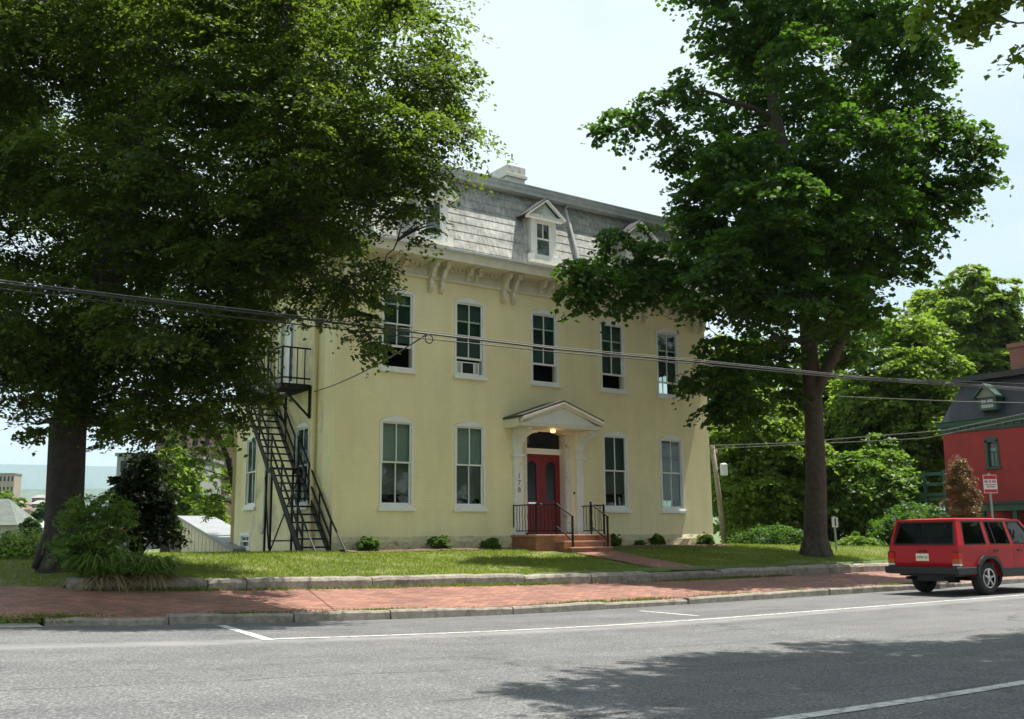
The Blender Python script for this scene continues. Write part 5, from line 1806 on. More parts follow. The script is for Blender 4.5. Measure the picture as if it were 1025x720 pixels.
def crown_tree(label, u, v0, v1, d, wpx, mat, seed, leaf=0.28, per=42, rr=(0.9, 1.6), group=None, vbase=548, n=None, bark='bark_grey', name='background_tree', asp=0.8, density=1.0):
    """tree whose crown spans v0..v1 and wpx pixels of the photograph at depth d"""
    r_ = np.random.default_rng(seed)
    k = d/1000
    base = at(u, vbase, d); base[2] = 0.5
    rx = wpx/2*k
    zc = at(u, (v0+v1)/2, d); rzz = (v1-v0)/2*k
    lob = []
    tries = 0
    target = n or int(density*4.6*(rx*rx*rzz)**(1/3)*2.6)
    while len(lob) < target and tries < 4000:
        tries += 1
        q = r_.normal(size=3); q /= np.linalg.norm(q)
        t = 0.25+0.75*r_.random()**0.5
        r = rr[0]+(rr[1]-rr[0])*r_.random()
        r = min(r, rx*0.55)
        p = zc+q*t*np.array([max(0.3, rx-r*0.8), max(0.3, rx-r*0.8), max(0.3, rzz-r*0.7)])
        if any(np.linalg.norm(p-o[0]) < r*0.48 for o in lob): continue
        lob.append((p, r))
    top = at(u, v0, d)
    tr = [(base, 0.10+0.018*(top[2]-base[2])), (base*0.5+zc*0.5, 0.07+0.013*(top[2]-base[2])), (zc, 0.05+0.009*(top[2]-base[2])), (zc*0.3+top*0.7, 0.05)]
    return tree(name, label, 'tree', base, tr, lob, mat, M[bark], leaf=leaf, per_m2=per, seed=seed, group=group, attach=base[2]+1.2, spray_r=0.6, aspect=asp, twigs=2, limb_r=0.10, flare=1.15, nseg=8)


G1 = 'trees behind the house on the right'
crown_tree('leafy bright tree filling the gap between house corner and maple trunk', 752, 400, 546, 56, 90, M['mid'], 50, leaf=0.24, per=58, group=G1)
crown_tree('dense bright tree directly behind the dark hedge', 885, 395, 546, 58, 120, M['bright'], 51, leaf=0.26, per=52, group=G1)
crown_tree('dense tree behind the maple trunk, lower than its neighbours', 820, 410, 546, 62, 130, M['mid'], 52, leaf=0.28, per=48, group=G1)
crown_tree('dark leafy tree just right of the yellow house, behind the leaning pole', 770, 385, 545, 47, 130, M['bright'], 41, leaf=0.22, per=60, group=G1)
crown_tree('tall bright green tree left of the red house', 905, 300, 540, 52, 150, M['bright'], 42, leaf=0.25, per=55, group=G1)
crown_tree('bright treetop rising behind the red house roof', 978, 252, 470, 66, 120, M['bright'], 43, leaf=0.32, per=40, group=G1)
crown_tree('pale yellow green tree seen between the maple and the house corner', 735, 318, 530, 62, 90, M['bright'], 44, leaf=0.3, per=42, group=G1)
crown_tree('mid green tree behind the maple trunk', 835, 335, 545, 56, 140, M['bright'], 45, leaf=0.26, per=52, group=G1)
crown_tree('far green tree at right edge behind the chimney', 1045, 320, 500, 70, 110, M['bright'], 46, leaf=0.34, per=36, group=G1)
crown_tree('bright green treetop between the maple and the red house, furthest back', 935, 275, 480, 72, 90, M['bright'], 47, leaf=0.34, per=36, group=G1)
crown_tree('low dark tree under the bright tree beside the hedge', 865, 430, 548, 46, 110, M['mid'], 48, leaf=0.2, per=62, group=G1)
crown_tree('low dark tree beside the leaning pole, in shade', 800, 455, 548, 50, 120, M['ivy'], 49, leaf=0.22, per=60, group=G1)


def bush(name, label, cat, base, rad, h, mat, leaf, per, seed, n=9, group=None, stem=True, aspect=0.6):
    r_ = np.random.default_rng(seed)
    base = np.array(base, float)
    root = thing(name, label, cat, base, group)
    lob = []
    for k in range(n):
        a = r_.random()*6.283; t = math.sqrt(r_.random())*0.62
        rr = rad*(0.34+0.22*r_.random())
        zz = h*(0.25+0.6*r_.random()*(1-0.55*t))
        lob.append((base+np.array([math.cos(a)*t*rad, math.sin(a)*t*rad, max(rr*0.6, zz-rr*0.4)]), rr))
    C, Nn, size = lobe_leaves(r_, lob, leaf, per, spray_r=min(0.5, rad*0.3), droop=0.35, flat=0.4)
    keep = C[:, 2] > base[2]+0.01
    leafmesh('foliage', C[keep], Nn[keep], size[keep], mat, root, aspect, r_)
    mb = MB()
    for (c, rr) in lob:
        mb.tube(bez(base, c, [0, 0, 0.1*h], 4), [0.02+0.01*rad, 0.015, 0.01, 0.006], 5)
    mb.build('stem', M['twig'], root)
    return root


# foundation shrubs: one built per place, each its own thing
FS = [(367, 0.30, 0.42, 'round green shrub at the wall beside the fire escape foot'), (440, 0.28, 0.40, 'small dark shrub at the wall under the second window from left'),
      (491, 0.30, 0.38, 'low dark shrub at the wall just left of the stoop'), (616, 0.30, 0.46, 'bright little shrub at the wall just right of the stoop'),
      (658, 0.27, 0.42, 'upright dark shrub at the wall under the rightmost window'), (640, 0.20, 0.18, 'low spreading shrub between stoop and rightmost window'), (707, 0.30, 0.40, 'small shrub at the right corner of the yellow house')]
for i, (u, rr, h, lab) in enumerate(FS):
    x = on(u, 548, 1, -0.42)[0]
    bush('foundation_shrub', lab, 'shrub', (x, -0.42, lawn_z(x, -0.42)+0.04), rr, h, M['mid'] if i != 3 else M['bright'], 0.045, 2100, 60+i, n=18, group='shrubs along the house wall')

# planting round the foot of the big tree
b0 = at(93, 580, 16.8)
bush('hemlock_shrub', 'loose feathery green shrub in front of the big dark trunk', 'shrub', (b0[0], b0[1], 0.72), 0.66, 1.95, M['feather'], 0.070, 520, 71, n=26, aspect=0.35)
b0 = at(137, 570, 20.5)
bush('dark_shrub', 'dense shrub coloured dark for shade between the big trunk and the board sided shed', 'shrub', (b0[0], b0[1], 0.85), 0.82, 2.9, M['shade_dark'], 0.10, 280, 72, n=26)
b0 = at(20, 566, 21)
bush('flower_bed_shrub', 'yellow green leafy clump at far left edge of the lawn', 'shrub', (b0[0], b0[1], 0.75), 1.1, 0.85, M['lily'], 0.09, 260, 73, n=14)
b0 = at(70, 560, 23)
bush('flower_bed_shrub', 'low leafy clump behind the big trunk with lilies in front', 'shrub', (b0[0], b0[1], 0.8), 0.9, 0.6, M['bright'], 0.09, 260, 74, n=10)


def strap_clump(name, label, cat, base, rad, h, nbl, mat, seed, dry=None, flowers=0, sub=8):
    r_ = np.random.default_rng(seed)
    base = np.array(base, float)
    root = thing(name, label, cat, base)

    def blades(n, hh, rout, m, nm, droopk, w=0.022):
        Q = []
        for k in range(n):
            a = r_.random()*6.283
            o = base+np.array([math.cos(a), math.sin(a)*0.6, 0])*rad*math.sqrt(r_.random())*0.75
            a2 = a+r_.normal()*0.5
            dirx = np.array([math.cos(a2), math.sin(a2), 0]); side = np.array([-dirx[1], dirx[0], 0])
            H = hh*(0.35+0.9*r_.random()); R_ = rout*(0.25+1.25*r_.random())
            pr = []
            for j in range(6):
                t = j/5
                p = o+dirx*R_*t**1.4+np.array([0, 0, H*(1.9*t-droopk*t*t)])
                ww = w*(1-t**2)*0.9+0.002
                pr.append((p-side*ww, p+side*ww))
            for j in range(5):
                Q += [pr[j][0], pr[j][1], pr[j+1][1], pr[j+1][0]]
        fastmesh(nm, np.array(Q), 4, m, root)
    blades(nbl, h, rad*0.95, mat, 'leaf_blade', 1.6)
    if dry:
        blades(dry, h*0.35, rad*0.9, M['dry_blade'], 'dry_blade', 2.9)
    if flowers:
        for k in range(flowers):
            a = r_.random()*6.283
            o = base+np.array([math.cos(a)*rad*0.8*r_.random(), math.sin(a)*rad*0.5*r_.random(), 0])
            top = o+np.array([r_.normal()*0.06, r_.normal()*0.06, h*(1.0+0.35*r_.random())])
            mb = MB(); mb.tube([o, o*0.5+top*0.5, top], [0.008, 0.006, 0.005], 5)
            st_ = mb.build('flower_stalk', M['lily'], root)
            Q = []
            for q in range(6):
                an = q*math.pi/3
                d_ = np.array([math.cos(an), math.sin(an), 0.35]); s_ = np.array([-math.sin(an), math.cos(an), 0])
                Q += [top, top+d_*0.045+s_*0.022, top+d_*0.10, top+d_*0.045-s_*0.022]
            fastmesh('bloom', np.array(Q), 4, M['orange'], st_)
    return root


for (u, d, rd_, h, n, lab) in ((105, 15.6, 0.50, 0.62, 330, 'left clump of arching strap leaves with dry straw over the stone edging'), (150, 15.9, 0.46, 0.58, 300, 'right clump of arching strap leaves spilling over the stone edging')):
    b = on(u, 572, 1, -5.72)
    strap_clump('daylily_clump', lab, 'plant', (b[0], b[1], lawn_z(b[0], -5.6)), rd_, h, n, M['lily'], 80+u, dry=170)
b = at(84, 562, 20)
strap_clump('orange_lilies', 'patch of orange flowering lilies left of the big trunk', 'flowers', (b[0], b[1], 0.85), 0.55, 0.55, 120, M['lily'], 90, flowers=14)
b = at(128, 560, 19)
strap_clump('orange_lilies', 'few orange lilies in shade right of the big trunk', 'flowers', (b[0], b[1], 0.85), 0.4, 0.5, 60, M['lily'], 91, flowers=4)


# lawn grass and weeds (uncountable)
def blades_mesh(name, pts, hh, w, mat, seed):
    r_ = np.random.default_rng(seed)
    n = len(pts)
    a = r_.random(n)*6.283
    lean = r_.normal(size=(n, 2))*0.75
    h = hh*(0.5+r_.random(n))
    v = np.empty((n, 3, 3))
    s = np.stack([np.cos(a), np.sin(a), np.zeros(n)], 1)*w*(0.6+0.8*r_.random((n, 1)))
    v[:, 0] = pts-s; v[:, 1] = pts+s
    v[:, 2] = pts+np.stack([lean[:, 0]*h, lean[:, 1]*h, h], 1)
    o = fastmesh(name, v.reshape(-1, 3), 3, mat)
    o['kind'] = 'stuff'
    return o


r_ = np.random.default_rng(55)
P = []


def lawn_ok(x, y):
    if 6.38 < x < 7.92 and -5.8 < y < -1.8: return False
    if y > -0.8 and 0.15 < x < 13.8 and y < 7.4: return False
    if 5.5 < x < 8.3 and -2.0 < y: return False
    return True


for (x0, x1, y0, y1, den) in ((-7.4, 17, -5.70, 0.0, 540), (-7, 0, 0, 7, 200), (14, 22, -5.6, 3, 150), (-11, -7.4, -5.6, 1, 250)):
    n = int((x1-x0)*(y1-y0)*den)
    X = x0+(x1-x0)*r_.random(n); Y = y0+(y1-y0)*r_.random(n)
    for x, y in zip(X, Y):
        pv = math.sin(x*1.9+1.3*math.sin(y*2.1))+math.sin(y*2.7+x*0.8+2*math.sin(x*0.7))+0.6*math.sin(x*5.3+y*4.1)
        if pv < -1.25 and r_.random() < 0.75: continue
        if lawn_ok(x, y): P.append((x, y, lawn_z(x, y)))
blades_mesh('lawn_grass', np.array(P), 0.055, 0.010, M['grass'], 5)
P = []
# weeds sprouting behind the kerb and along the foot of the stone edging
for k in range(150):
    cx = -8.3+r_.random()*19.5
    dens = 0.5+0.5*math.sin(cx*1.3)+0.3*math.sin(cx*3.1)
    if r_.random() > dens: continue
    for q in range(int(14+60*r_.random())):
        x = cx+r_.normal()*0.26; y = -9.01+abs(r_.normal())*0.13
        P.append((x, y, rz(x)+0.10))
for k in range(170):
    cx = -7.3+r_.random()*18
    if r_.random() > 0.45+0.4*math.sin(cx*0.9+1): continue
    for q in range(int(12+40*r_.random())):
        x = cx+r_.normal()*0.2; y = -6.03-abs(r_.normal())*0.07
        P.append((x, y, sw_in(x)-0.01))
for k in range(14):
    cx = -9.2+r_.random()*1.2
    for q in range(60):
        x = cx+r_.normal()*0.2; y = -9.0+r_.normal()*0.12
        P.append((x, y, rz(x)+0.05))
blades_mesh('kerb_weeds', np.array(P), 0.055, 0.014, M['weed'], 6)

# ------------------------------------------------------------------ red house across the side street
RX = 30.8
y_l = 1.95
RH = thing('red_house', 'red painted brick house with black mansard roof and green trim at the right edge', 'house', (RX+5, -6, 0.2))
RW_ = lambda a, d, z: (RX+d, a, z)
pw = [on(985.5, 438, 0, RX), on(1001, 467, 0, RX)]
wy0, wy1 = pw[1][1], pw[0][1]
wz1, wz0 = pw[0][2], pw[1][2]
mb = MB()
wall_panel(mb, RW_, -13.0, y_l, 0.1, 5.75, [(wy0, wy1, wz0, wz1-0.12, wz1), (wy0-3.6, wy0-2.6, wz0-1.0, wz1-0.12, wz1)], 0.25)
mb.build('front_wall', M['red_brick'], RH)
mb = MB(); mb.box(RX+0.251, RX+9, y_l-0.25, y_l, 0.1, 5.75); mb.build('side_wall', M['red_brick'], RH)
mb = MB(); mb.box(RX+0.3, RX+9, -13, y_l-0.26, 5.4, 5.6); mb.build('inner_floor', M['dark_void'], RH)
for (a0, a1, z0, z1) in ((wy0, wy1, wz0, wz1), (wy0-3.6, wy0-2.6, wz0-1.0, wz1)):
    def bxr(mb, a, b, d0, d1, zz0, zz1):
        mb.box(RX+d0, RX+d1, a, b, zz0, zz1)
    mb = MB()
    bxr(mb, a0-0.02, a0+0.09, -0.03, 0.15, z0, z1-0.13); bxr(mb, a1-0.09, a1+0.02, -0.03, 0.15, z0, z1-0.13)
    arc = arc_pts(a0-0.02, a1+0.02, z1-0.12, z1+0.03)
    for (p, zp), (q, zq) in zip(arc[:-1], arc[1:]):
        mb.prism([(p, z1-0.22), (q, z1-0.22), (q, zq), (p, zp)], lambda a, z, t: (RX+t, a, z), -0.03, 0.15)
    bxr(mb, a0-0.08, a1+0.08, -0.07, 0.10, z0-0.09, z0-0.002)
    w = mb.build('window', M['green_trim'], RH)
    mb = MB(); bxr(mb, a0+0.09, a1-0.09, 0.09, 0.12, z0, z0+0.05); bxr(mb, a0+0.09, a1-0.09, 0.09, 0.12, (z0+z1)/2-0.02, (z0+z1)/2+0.03); bxr(mb, (a0+a1)/2-0.02, (a0+a1)/2+0.02, 0.091, 0.119, z0+0.05, (z0+z1)/2-0.02); mb.build('sash', M['green_trim'], w)
    mb = MB(); bxr(mb, a0+0.08, a1-0.08, 0.13, 0.135, z0, z1-0.1); mb.build('pane', M['glass'], w)
    mb = MB(); bxr(mb, a0+0.08, a1-0.08, 0.2, 0.205, z0, z1-0.45); mb.build('curtain', mk('white net curtain', (0.6, 0.62, 0.66), 0.9, 0.1, 8), w)
mb = MB()
sweep_rect(mb, [(0.0, 5.72), (0.05, 5.74), (0.05, 5.95), (0.16, 5.99), (0.18, 6.18), (0.22, 6.24), (0.0, 6.27)], RX, RX+9, -13, y_l)
mb.build('cornice', M['green_trim'], RH)
mb = MB()
for k in range(42):
    yy = y_l-0.2-k*0.34
    mb.box(RX-0.12, RX-0.049, yy-0.06, yy+0.06, 5.85, 5.955)
mb.box(RX-0.13, RX-0.049, -12.9, y_l-0.1, 5.957, 5.985)
mb.build('dentil_course', M['green_trim'], RH)
mt = on(963, 384, 0, RX+0.9)
mb = MB(); sweep_rect(mb, [(0.02, 6.26), (-0.75, mt[2])], RX, RX+9, -13, y_l); mb.build('mansard_roof', M['black_slate'], RH)
mb = MB(); sweep_rect(mb, [(-0.75, mt[2]-0.02), (-0.45, mt[2]-0.02), (-0.42, mt[2]+0.22), (-4.4, mt[2]+0.7)], RX, RX+9, -13, y_l); mb.build('upper_eave', M['dark_roof'], RH)
# dormer
dl, dr = on(982.5, 412, 0, RX-0.0), on(1000.5, 412, 0, RX-0.0)
dz0, dz1 = 6.55, on(990, 398, 0, RX)[2]
dy0, dy1 = dr[1], dl[1]
mb = MB(); mb.box(RX-0.20, RX+1.0, dy0, dy1, dz0, dz1)
dm = mb.build('dormer', M['green_trim'], RH)
ym = (dy0+dy1)/2; pk = on(990, 386, 0, RX)[2]
mb = MB()
for s in (-1, 1):
    e = (ym+s*(dy1-dy0)*0.66, dz1-0.05)
    poly = [e, (ym, pk), (ym, pk+0.08), (e[0], e[1]+0.09)]
    mb.prism(poly, lambda a, z, t: (t, a, z), RX-0.42, RX+1.3)
mb.build('dormer_roof', M['green_trim'], dm)
mb = MB(); mb.prism([(dy0-0.05, dz1+0.001), (dy1+0.05, dz1+0.001), (ym, pk-0.03)], lambda a, z, t: (t, a, z), RX-0.26, RX+1.1); mb.build('gable', M['far_concrete'], dm)
mb = MB(); mb.box(RX-0.22, RX-0.201, dy0+0.13, dy1-0.13, dz0+0.1, dz1-0.12); dp = mb.build('pane', mk('pale blind behind glass', (0.35, 0.38, 0.40), 0.35, 0.1, 4), dm)
mb = MB(); mb.box(RX-0.24, RX-0.221, dy0+0.13, dy1-0.13, (dz0+dz1)/2-0.03, (dz0+dz1)/2+0.03); mb.box(RX-0.239, RX-0.221, ym-0.02, ym+0.02, (dz0+dz1)/2+0.03, dz1-0.12); mb.build('sash', M['green_trim'], dm)
cp = on(1017, 375, 0, RX+4)
mb = MB(); mb.box(RX+3.6, RX+4.5, cp[1]-2.2, cp[1], mt[2], mt[2]+1.75); mb.box(RX+3.52, RX+4.58, cp[1]-2.28, cp[1]+0.08, mt[2]+1.752, mt[2]+1.95); mb.build('chimney', M['chimney_brick'], RH)
# porch
pp = on(976, 505, 0, RX-1.7)
py0 = pp[1]; pz = pp[2]
mb = MB(); mb.box(RX-1.9, RX-0.002, -13, py0, pz-0.03, pz+0.10); pr_ = mb.build('porch_roof', M['dark_roof'], RH)
mb = MB(); mb.box(RX-1.82, RX-0.01, -12.9, py0-0.08, pz-0.30, pz-0.031); mb.build('porch_beam', M['green_trim'], pr_)
for k in range(5):
    mb = MB(); mb.box(RX-1.75, RX-1.6, py0-0.4-k*1.35, py0-0.25-k*1.35, 0.2, pz-0.301); mb.build('porch_post', M['green_trim'], pr_)
mb = MB(); mb.box(RX-0.05, RX-0.005, py0-2.3, py0-1.2, 0.4, pz-0.5); mb.build('front_door', M['red_door'], RH)
# dead brown columnar shrub against the red house
bb = at(966, 540, 38)
r_ = np.random.default_rng(77)
root = thing('dead_shrub', 'tall brown withered shrub in front of the red house', 'shrub', (bb[0], bb[1], 0.3))
lob = []
for k in range(120):
    t = (k+0.5)/120
    z = 0.5+3.5*t
    w = (0.88*(1-t**2.2)+0.10)*math.sqrt(r_.random())
    a = r_.random()*6.283
    lob.append((np.array([bb[0]+math.cos(a)*w*0.75, bb[1]+math.sin(a)*w*0.75, z]), 0.27))
C, Nn, size = lobe_leaves(r_, lob, 0.10, 300, spray_r=0.22, droop=0.2, flat=0.8)
leafmesh('foliage', C, Nn, size, M['brown_leaf'], root, 0.3, r_)
mb = MB()
for (c, rr) in lob[:30]:
    mb.tube([np.array([bb[0], bb[1], 0.3]), np.array([bb[0], bb[1], c[2]*0.6]), c], [0.05, 0.03, 0.01], 5)
mb.build('stem', M['twig'], root)
# ivy hedge left of the red house
b = at(917, 545, 40)
bush('ivy_hedge', 'dark green hedge beside the red house', 'hedge', (b[0], b[1], 0.4), 1.5, 2.6, M['maple'], 0.13, 190, 78, n=26)
b = at(893, 545, 41)
bush('ivy_hedge', 'lower end of the dark hedge, left of the off-roader', 'hedge', (b[0], b[1], 0.4), 1.2, 1.7, M['maple'], 0.13, 190, 79, n=18)
b = at(862, 550, 38)
bush('roadside_bush', 'leafy green bush on the verge right of the maple trunk', 'shrub', (b[0], b[1], 0.5), 1.0, 0.95, M['mid'], 0.11, 210, 81, n=12)
b = at(845, 550, 42)
bush('roadside_bush', 'low dark bush behind the maple trunk by the sign post', 'shrub', (b[0], b[1], 0.5), 0.9, 0.8, M['mid'], 0.11, 210, 82, n=10)
b = at(734, 548, 44)
bush('roadside_bush', 'bright green bush at the foot of the leaning pole', 'shrub', (b[0], b[1], 0.6), 0.7, 1.3, M['bright'], 0.13, 190, 83, n=10)
b = at(770, 552, 42)
bush('roadside_bush', 'low dark bush on the lawn edge between pole and maple', 'shrub', (b[0], b[1], 0.55), 1.6, 0.9, M['maple'], 0.13, 170, 84, n=14)
# deck railing beside the red house
rl = at(906, 475, 45); rr2 = at(945, 475, 43.5)
t = thing('deck', 'dark green timber deck rail between the hedge and the red house', 'deck', (rl[0], rl[1], 2.0))
for z in (3.0, 3.45, 3.9):
    mb = MB(); mb.bar((rl[0], rl[1], z), (rr2[0], rr2[1], z), 0.07, 0.14); mb.build('rail', M['green_trim'], t)
for s in (0, 0.5, 1):
    p = rl*(1-s)+rr2*s
    mb = MB(); mb.bar((p[0], p[1], 0.4), (p[0], p[1], 4.05), 0.12); mb.build('post', M['green_trim'], t)
mb = MB(); mb.prism([(0, 0), (1, 0), (1, 1), (0, 1)], lambda a, b, tt: tuple((rl*(1-a)+rr2*a)[:2]+np.array([0.9, 0.5])*b)+(2.75+tt,), 0, 0.12); mb.build('floor', M['green_trim'], t)

# ------------------------------------------------------------------ poles, signs, wires
pb = at(726.5, 549, 44); ptp = at(713, 446, 44)
t = thing('utility_pole', 'weathered wooden utility pole leaning left with grey transformer', 'utility pole', (pb[0], pb[1], 0.5))
mb = MB(); mb.tube([(pb[0], pb[1], 0.3), ptp*0.5+pb*0.5, ptp], [0.125, 0.11, 0.095], 10); mb.build('pole', M['pole_wood'], t, smooth=True)
tp = at(724.5, 470, 43.9)
mb = MB(); mb.tube([tp+[0, 0, -0.28], tp+[0, 0, -0.25], tp+[0, 0, 0.22], tp+[0, 0, 0.27]], [0.10, 0.16, 0.16, 0.10], 14); tr_ = mb.build('transformer', M['transformer'], t, smooth=False)
mb = MB(); mb.bar(at(715, 469, 44), at(724, 469, 44), 0.05); mb.build('mount', M['galv'], tr_)
mb = MB(); mb.bar(at(711.5, 449, 43.8), at(718, 453, 44.2), 0.07, 0.09); mb.build('cross_arm', M['pole_wood'], t)


def cable(name, label, pts, r, mat, sag=0.0, group=None):
    P_ = []
    pts = [np.array(p, float) for p in pts]
    for a, b in zip(pts[:-1], pts[1:]):
        for s in np.linspace(0, 1, 14)[:-1]:
            P_.append(a*(1-s)+b*s-np.array([0, 0, sag*4*s*(1-s)]))
    P_.append(pts[-1])
    mb = MB(); mb.tube(P_, r, 6)
    o = mb.build(name, mat, smooth=True)
    return tag(o, label, 'cable', group)


CY = -9.0
main = [on(u, v, 1, CY) for u, v in ((-420, 228), (0, 283.5), (120, 298), (250, 313), (430, 334.5), (560, 350), (700, 362.5), (860, 378.5), (1250, 405))]
cable('overhead_cable', 'thick black overhead cable crossing in front of the yellow facade', main, 0.017, M['cable'])
cable('overhead_cable', 'thin pale wire lashed just above the thick black overhead cable', [p+np.array([0, 0.02, 0.045]) for p in main], 0.008, M['cable_grey'])
low = [on(u, v, 1, CY-0.05) for u, v in ((-420, 236), (0, 289), (250, 319.5), (430, 339.5), (560, 353), (620, 358), (700, 364.8), (860, 380), (1250, 406))]
cable('overhead_cable', 'thin lower wire hanging under the thick black overhead cable', low, 0.010, M['cable'])
# coil of spare cable hung on the messenger
cc = on(429.5, 339.5, 1, CY-0.03)
mb = MB()
pts = [cc+np.array([0.075*math.cos(t), 0.0, 0.075*math.sin(t)]) for t in np.linspace(0, 4*math.pi, 40)]
mb.tube(pts, 0.010, 5)
o = mb.build('cable_coil', M['cable'], smooth=True); tag(o, 'small coil of spare wire hanging from the overhead cable', 'cable')
cable('service_wire', 'thin service wire running from overhead cable down to the side of yellow house', [on(427, 335, 1, CY), np.array([X0-0.03, 1.35, 5.25])], 0.013, M['cable'], sag=0.12)
wt = ptp
cable('overhead_cable', 'pale wire from leaning pole passing behind the maple to the right', [wt, at(790, 443.5, 40), at(945, 431, 32), at(1060, 407, 25)], 0.017, M['cable_grey'])
cable('overhead_cable', 'pale lower wire passing behind the maple over the red house eave', [wt+[0, 0, -0.15], at(800, 445, 40), at(925, 439, 33), at(1060, 412, 26)], 0.014, M['cable_grey'])
cable('overhead_cable', 'upper thin wire across the black mansard roof', [at(700, 366, 38), at(860, 378, 36), at(1060, 386, 30)], 0.016, M['cable'])
cable('overhead_cable', 'lower thin wire across the black mansard roof', [at(840, 397, 40), at(960, 402, 36), at(1060, 404, 30)], 0.016, M['cable_grey'])

def sign_post(name, label, p, vt, vb, wpx, d, face, group=None):
    top = at(p, vt, d); bot = at(p, vb, d)
    g = 0.45
    t = thing(name, label, 'sign', (top[0], top[1], g), group)
    mb = MB(); mb.tube([(top[0], top[1], g-0.2), (top[0], top[1], top[2]+0.05)], 0.032, 8); mb.build('post', M['galv'], t)
    w = wpx*d/1000/2
    rgt = RM[0]*np.array([1, 1, 0]); rgt /= np.linalg.norm(rgt); nrm = np.array([rgt[1], -rgt[0], 0])
    c = np.array([top[0], top[1], 0])+nrm*0.045
    mb = MB()
    q = []
    for dd in (0, 0.006):
        q += [c-rgt*w+[0, 0, bot[2]]+nrm*dd, c+rgt*w+[0, 0, bot[2]]+nrm*dd, c+rgt*w+[0, 0, top[2]]+nrm*dd, c-rgt*w+[0, 0, top[2]]+nrm*dd]
    mb.add(q, [(0, 1, 2, 3), (7, 6, 5, 4), (0, 4, 5, 1), (1, 5, 6, 2), (2, 6, 7, 3), (3, 7, 4, 0)])
    s = mb.build('sign_panel', face, t)
    return t, s, c+nrm*0.008, rgt, nrm, w, top[2], bot[2]


def marks(s, c, rgt, nrm, rects, mat, name):
    """rects in metres: (x0,x1,z0,z1)"""
    for (a, b, z0, z1) in rects:
        mb = MB()
        q = []
        for dd in (0, 0.002):
            q += [c+rgt*a+[0, 0, z0]+nrm*dd, c+rgt*b+[0, 0, z0]+nrm*dd, c+rgt*b+[0, 0, z1]+nrm*dd, c+rgt*a+[0, 0, z1]+nrm*dd]
        mb.add(q, [(0, 1, 2, 3), (7, 6, 5, 4), (0, 4, 5, 1), (1, 5, 6, 2), (2, 6, 7, 3), (3, 7, 4, 0)])
        mb.build(name, mat, s)


for (u, vt, vb, d, lab) in ((835, 518, 528, 33, 'small white sign with black bar on a post right of the maple trunk'), (896.5, 516.5, 528, 40, 'small white sign with black bar just above the red off-roader roof')):
    t, s, c, rgt, nrm, w, zt, zb_ = sign_post('parking_sign', lab, u, vt, vb, 6.2, d, M['sign_white'], 'small white parking signs')
    marks(s, c, rgt, nrm, [(-w*0.15, w*0.35, zb_+(zt-zb_)*0.12, zt-(zt-zb_)*0.10)], M['ink'], 'sign_mark')
t, s, c, rgt, nrm, w, zt, zb_ = sign_post('street_sign', 'white and red notice on a post behind the red off-roader, before the red house', 989.5, 475.5, 494, 13.6, 27, M['sign_white'])
H = zt-zb_
marks(s, c, rgt, nrm, [(-w*0.94, w*0.94, zt-H*0.24, zt-H*0.03), (-w*0.94, w*0.94, zb_+H*0.03, zb_+H*0.21)], M['sign_red'], 'sign_band')
mats = mk('faded red lettering', (0.45, 0.20, 0.22), 0.5, 0.05)
marks(s, c, rgt, nrm, [(-w*0.85, -w*0.35, zb_+H*0.56, zb_+H*0.70), (-w*0.2, w*0.15, zb_+H*0.56, zb_+H*0.70), (w*0.28, w*0.82, zb_+H*0.56, zb_+H*0.70), (-w*0.8, w*0.8, zb_+H*0.43, zb_+H*0.49), (-w*0.6, w*0.7, zb_+H*0.31, zb_+H*0.38)], mats, 'sign_lettering')

# ------------------------------------------------------------------ left background
def oriented_box(mb, p, q, depth, z0, z1):
    """box whose near face runs p->q (xy) and goes back by depth"""
    p = np.array(p[:2]); q = np.array(q[:2])
    d = (q-p)/np.linalg.norm(q-p); n = np.array([-d[1], d[0]])
    pts = [p, q, q+n*depth, p+n*depth]
    mb.add([(*a, z0) for a in pts]+[(*a, z1) for a in pts], [(3, 2, 1, 0), (4, 5, 6, 7), (0, 1, 5, 4), (1, 2, 6, 5), (2, 3, 7, 6), (3, 0, 4, 7)])
    return d, n


# board-sided shed with sloping pale roof, half hidden by the lawn edge
pA = at(181, 556, 37); pB = at(236, 556, 30)
t = thing('board_shed', 'beige vertical board shed with sloping pale roof behind the lawn', 'shed', (*(pA*0.5+pB*0.5)[:2], 0.5))
zA = at(181, 518, 37)[2]; zB = at(236, 551, 30)[2]
dvec = (pB-pA)[:2]; LW = np.linalg.norm(dvec); dvec = dvec/LW; nv = np.array([-dvec[1], dvec[0]])
mb = MB()
nb = 14
for k in range(nb):
    s0, s1 = k/nb+0.004, (k+1)/nb-0.004
    a = pA[:2]+dvec*LW*s0; b = pA[:2]+dvec*LW*s1
    za = zA+(zB-zA)*s0-0.06; zb2 = zA+(zB-zA)*s1-0.06
    q = [(*a, 0.3), (*b, 0.3), (*b, zb2), (*a, za)]
    q += [(x+nv[0]*0.04, y+nv[1]*0.04, z) for x, y, z in q]
    mb.add(q, [(0, 1, 2, 3), (7, 6, 5, 4), (0, 4, 5, 1), (1, 5, 6, 2), (2, 6, 7, 3), (3, 7, 4, 0)])
mb.build('board_wall', M['beige_board'], t)
mb = MB()
q = [(*pA[:2], 0.3), (*pB[:2], 0.3), (*pB[:2], zB-0.1), (*pA[:2], zA-0.1)]
q = [(x+nv[0]*0.05, y+nv[1]*0.05, z) for x, y, z in q]+[(x+nv[0]*1.0, y+nv[1]*1.0, z) for x, y, z in q]
mb.add(q, [(0, 1, 2, 3), (7, 6, 5, 4), (0, 4, 5, 1), (1, 5, 6, 2), (3, 7, 4, 0)])
mb.build('back_wall', M['dark_void'], t)
mb = MB()
e0 = pA[:2]-dvec*0.25-nv*0.15; e1 = pB[:2]+dvec*0.2-nv*0.15
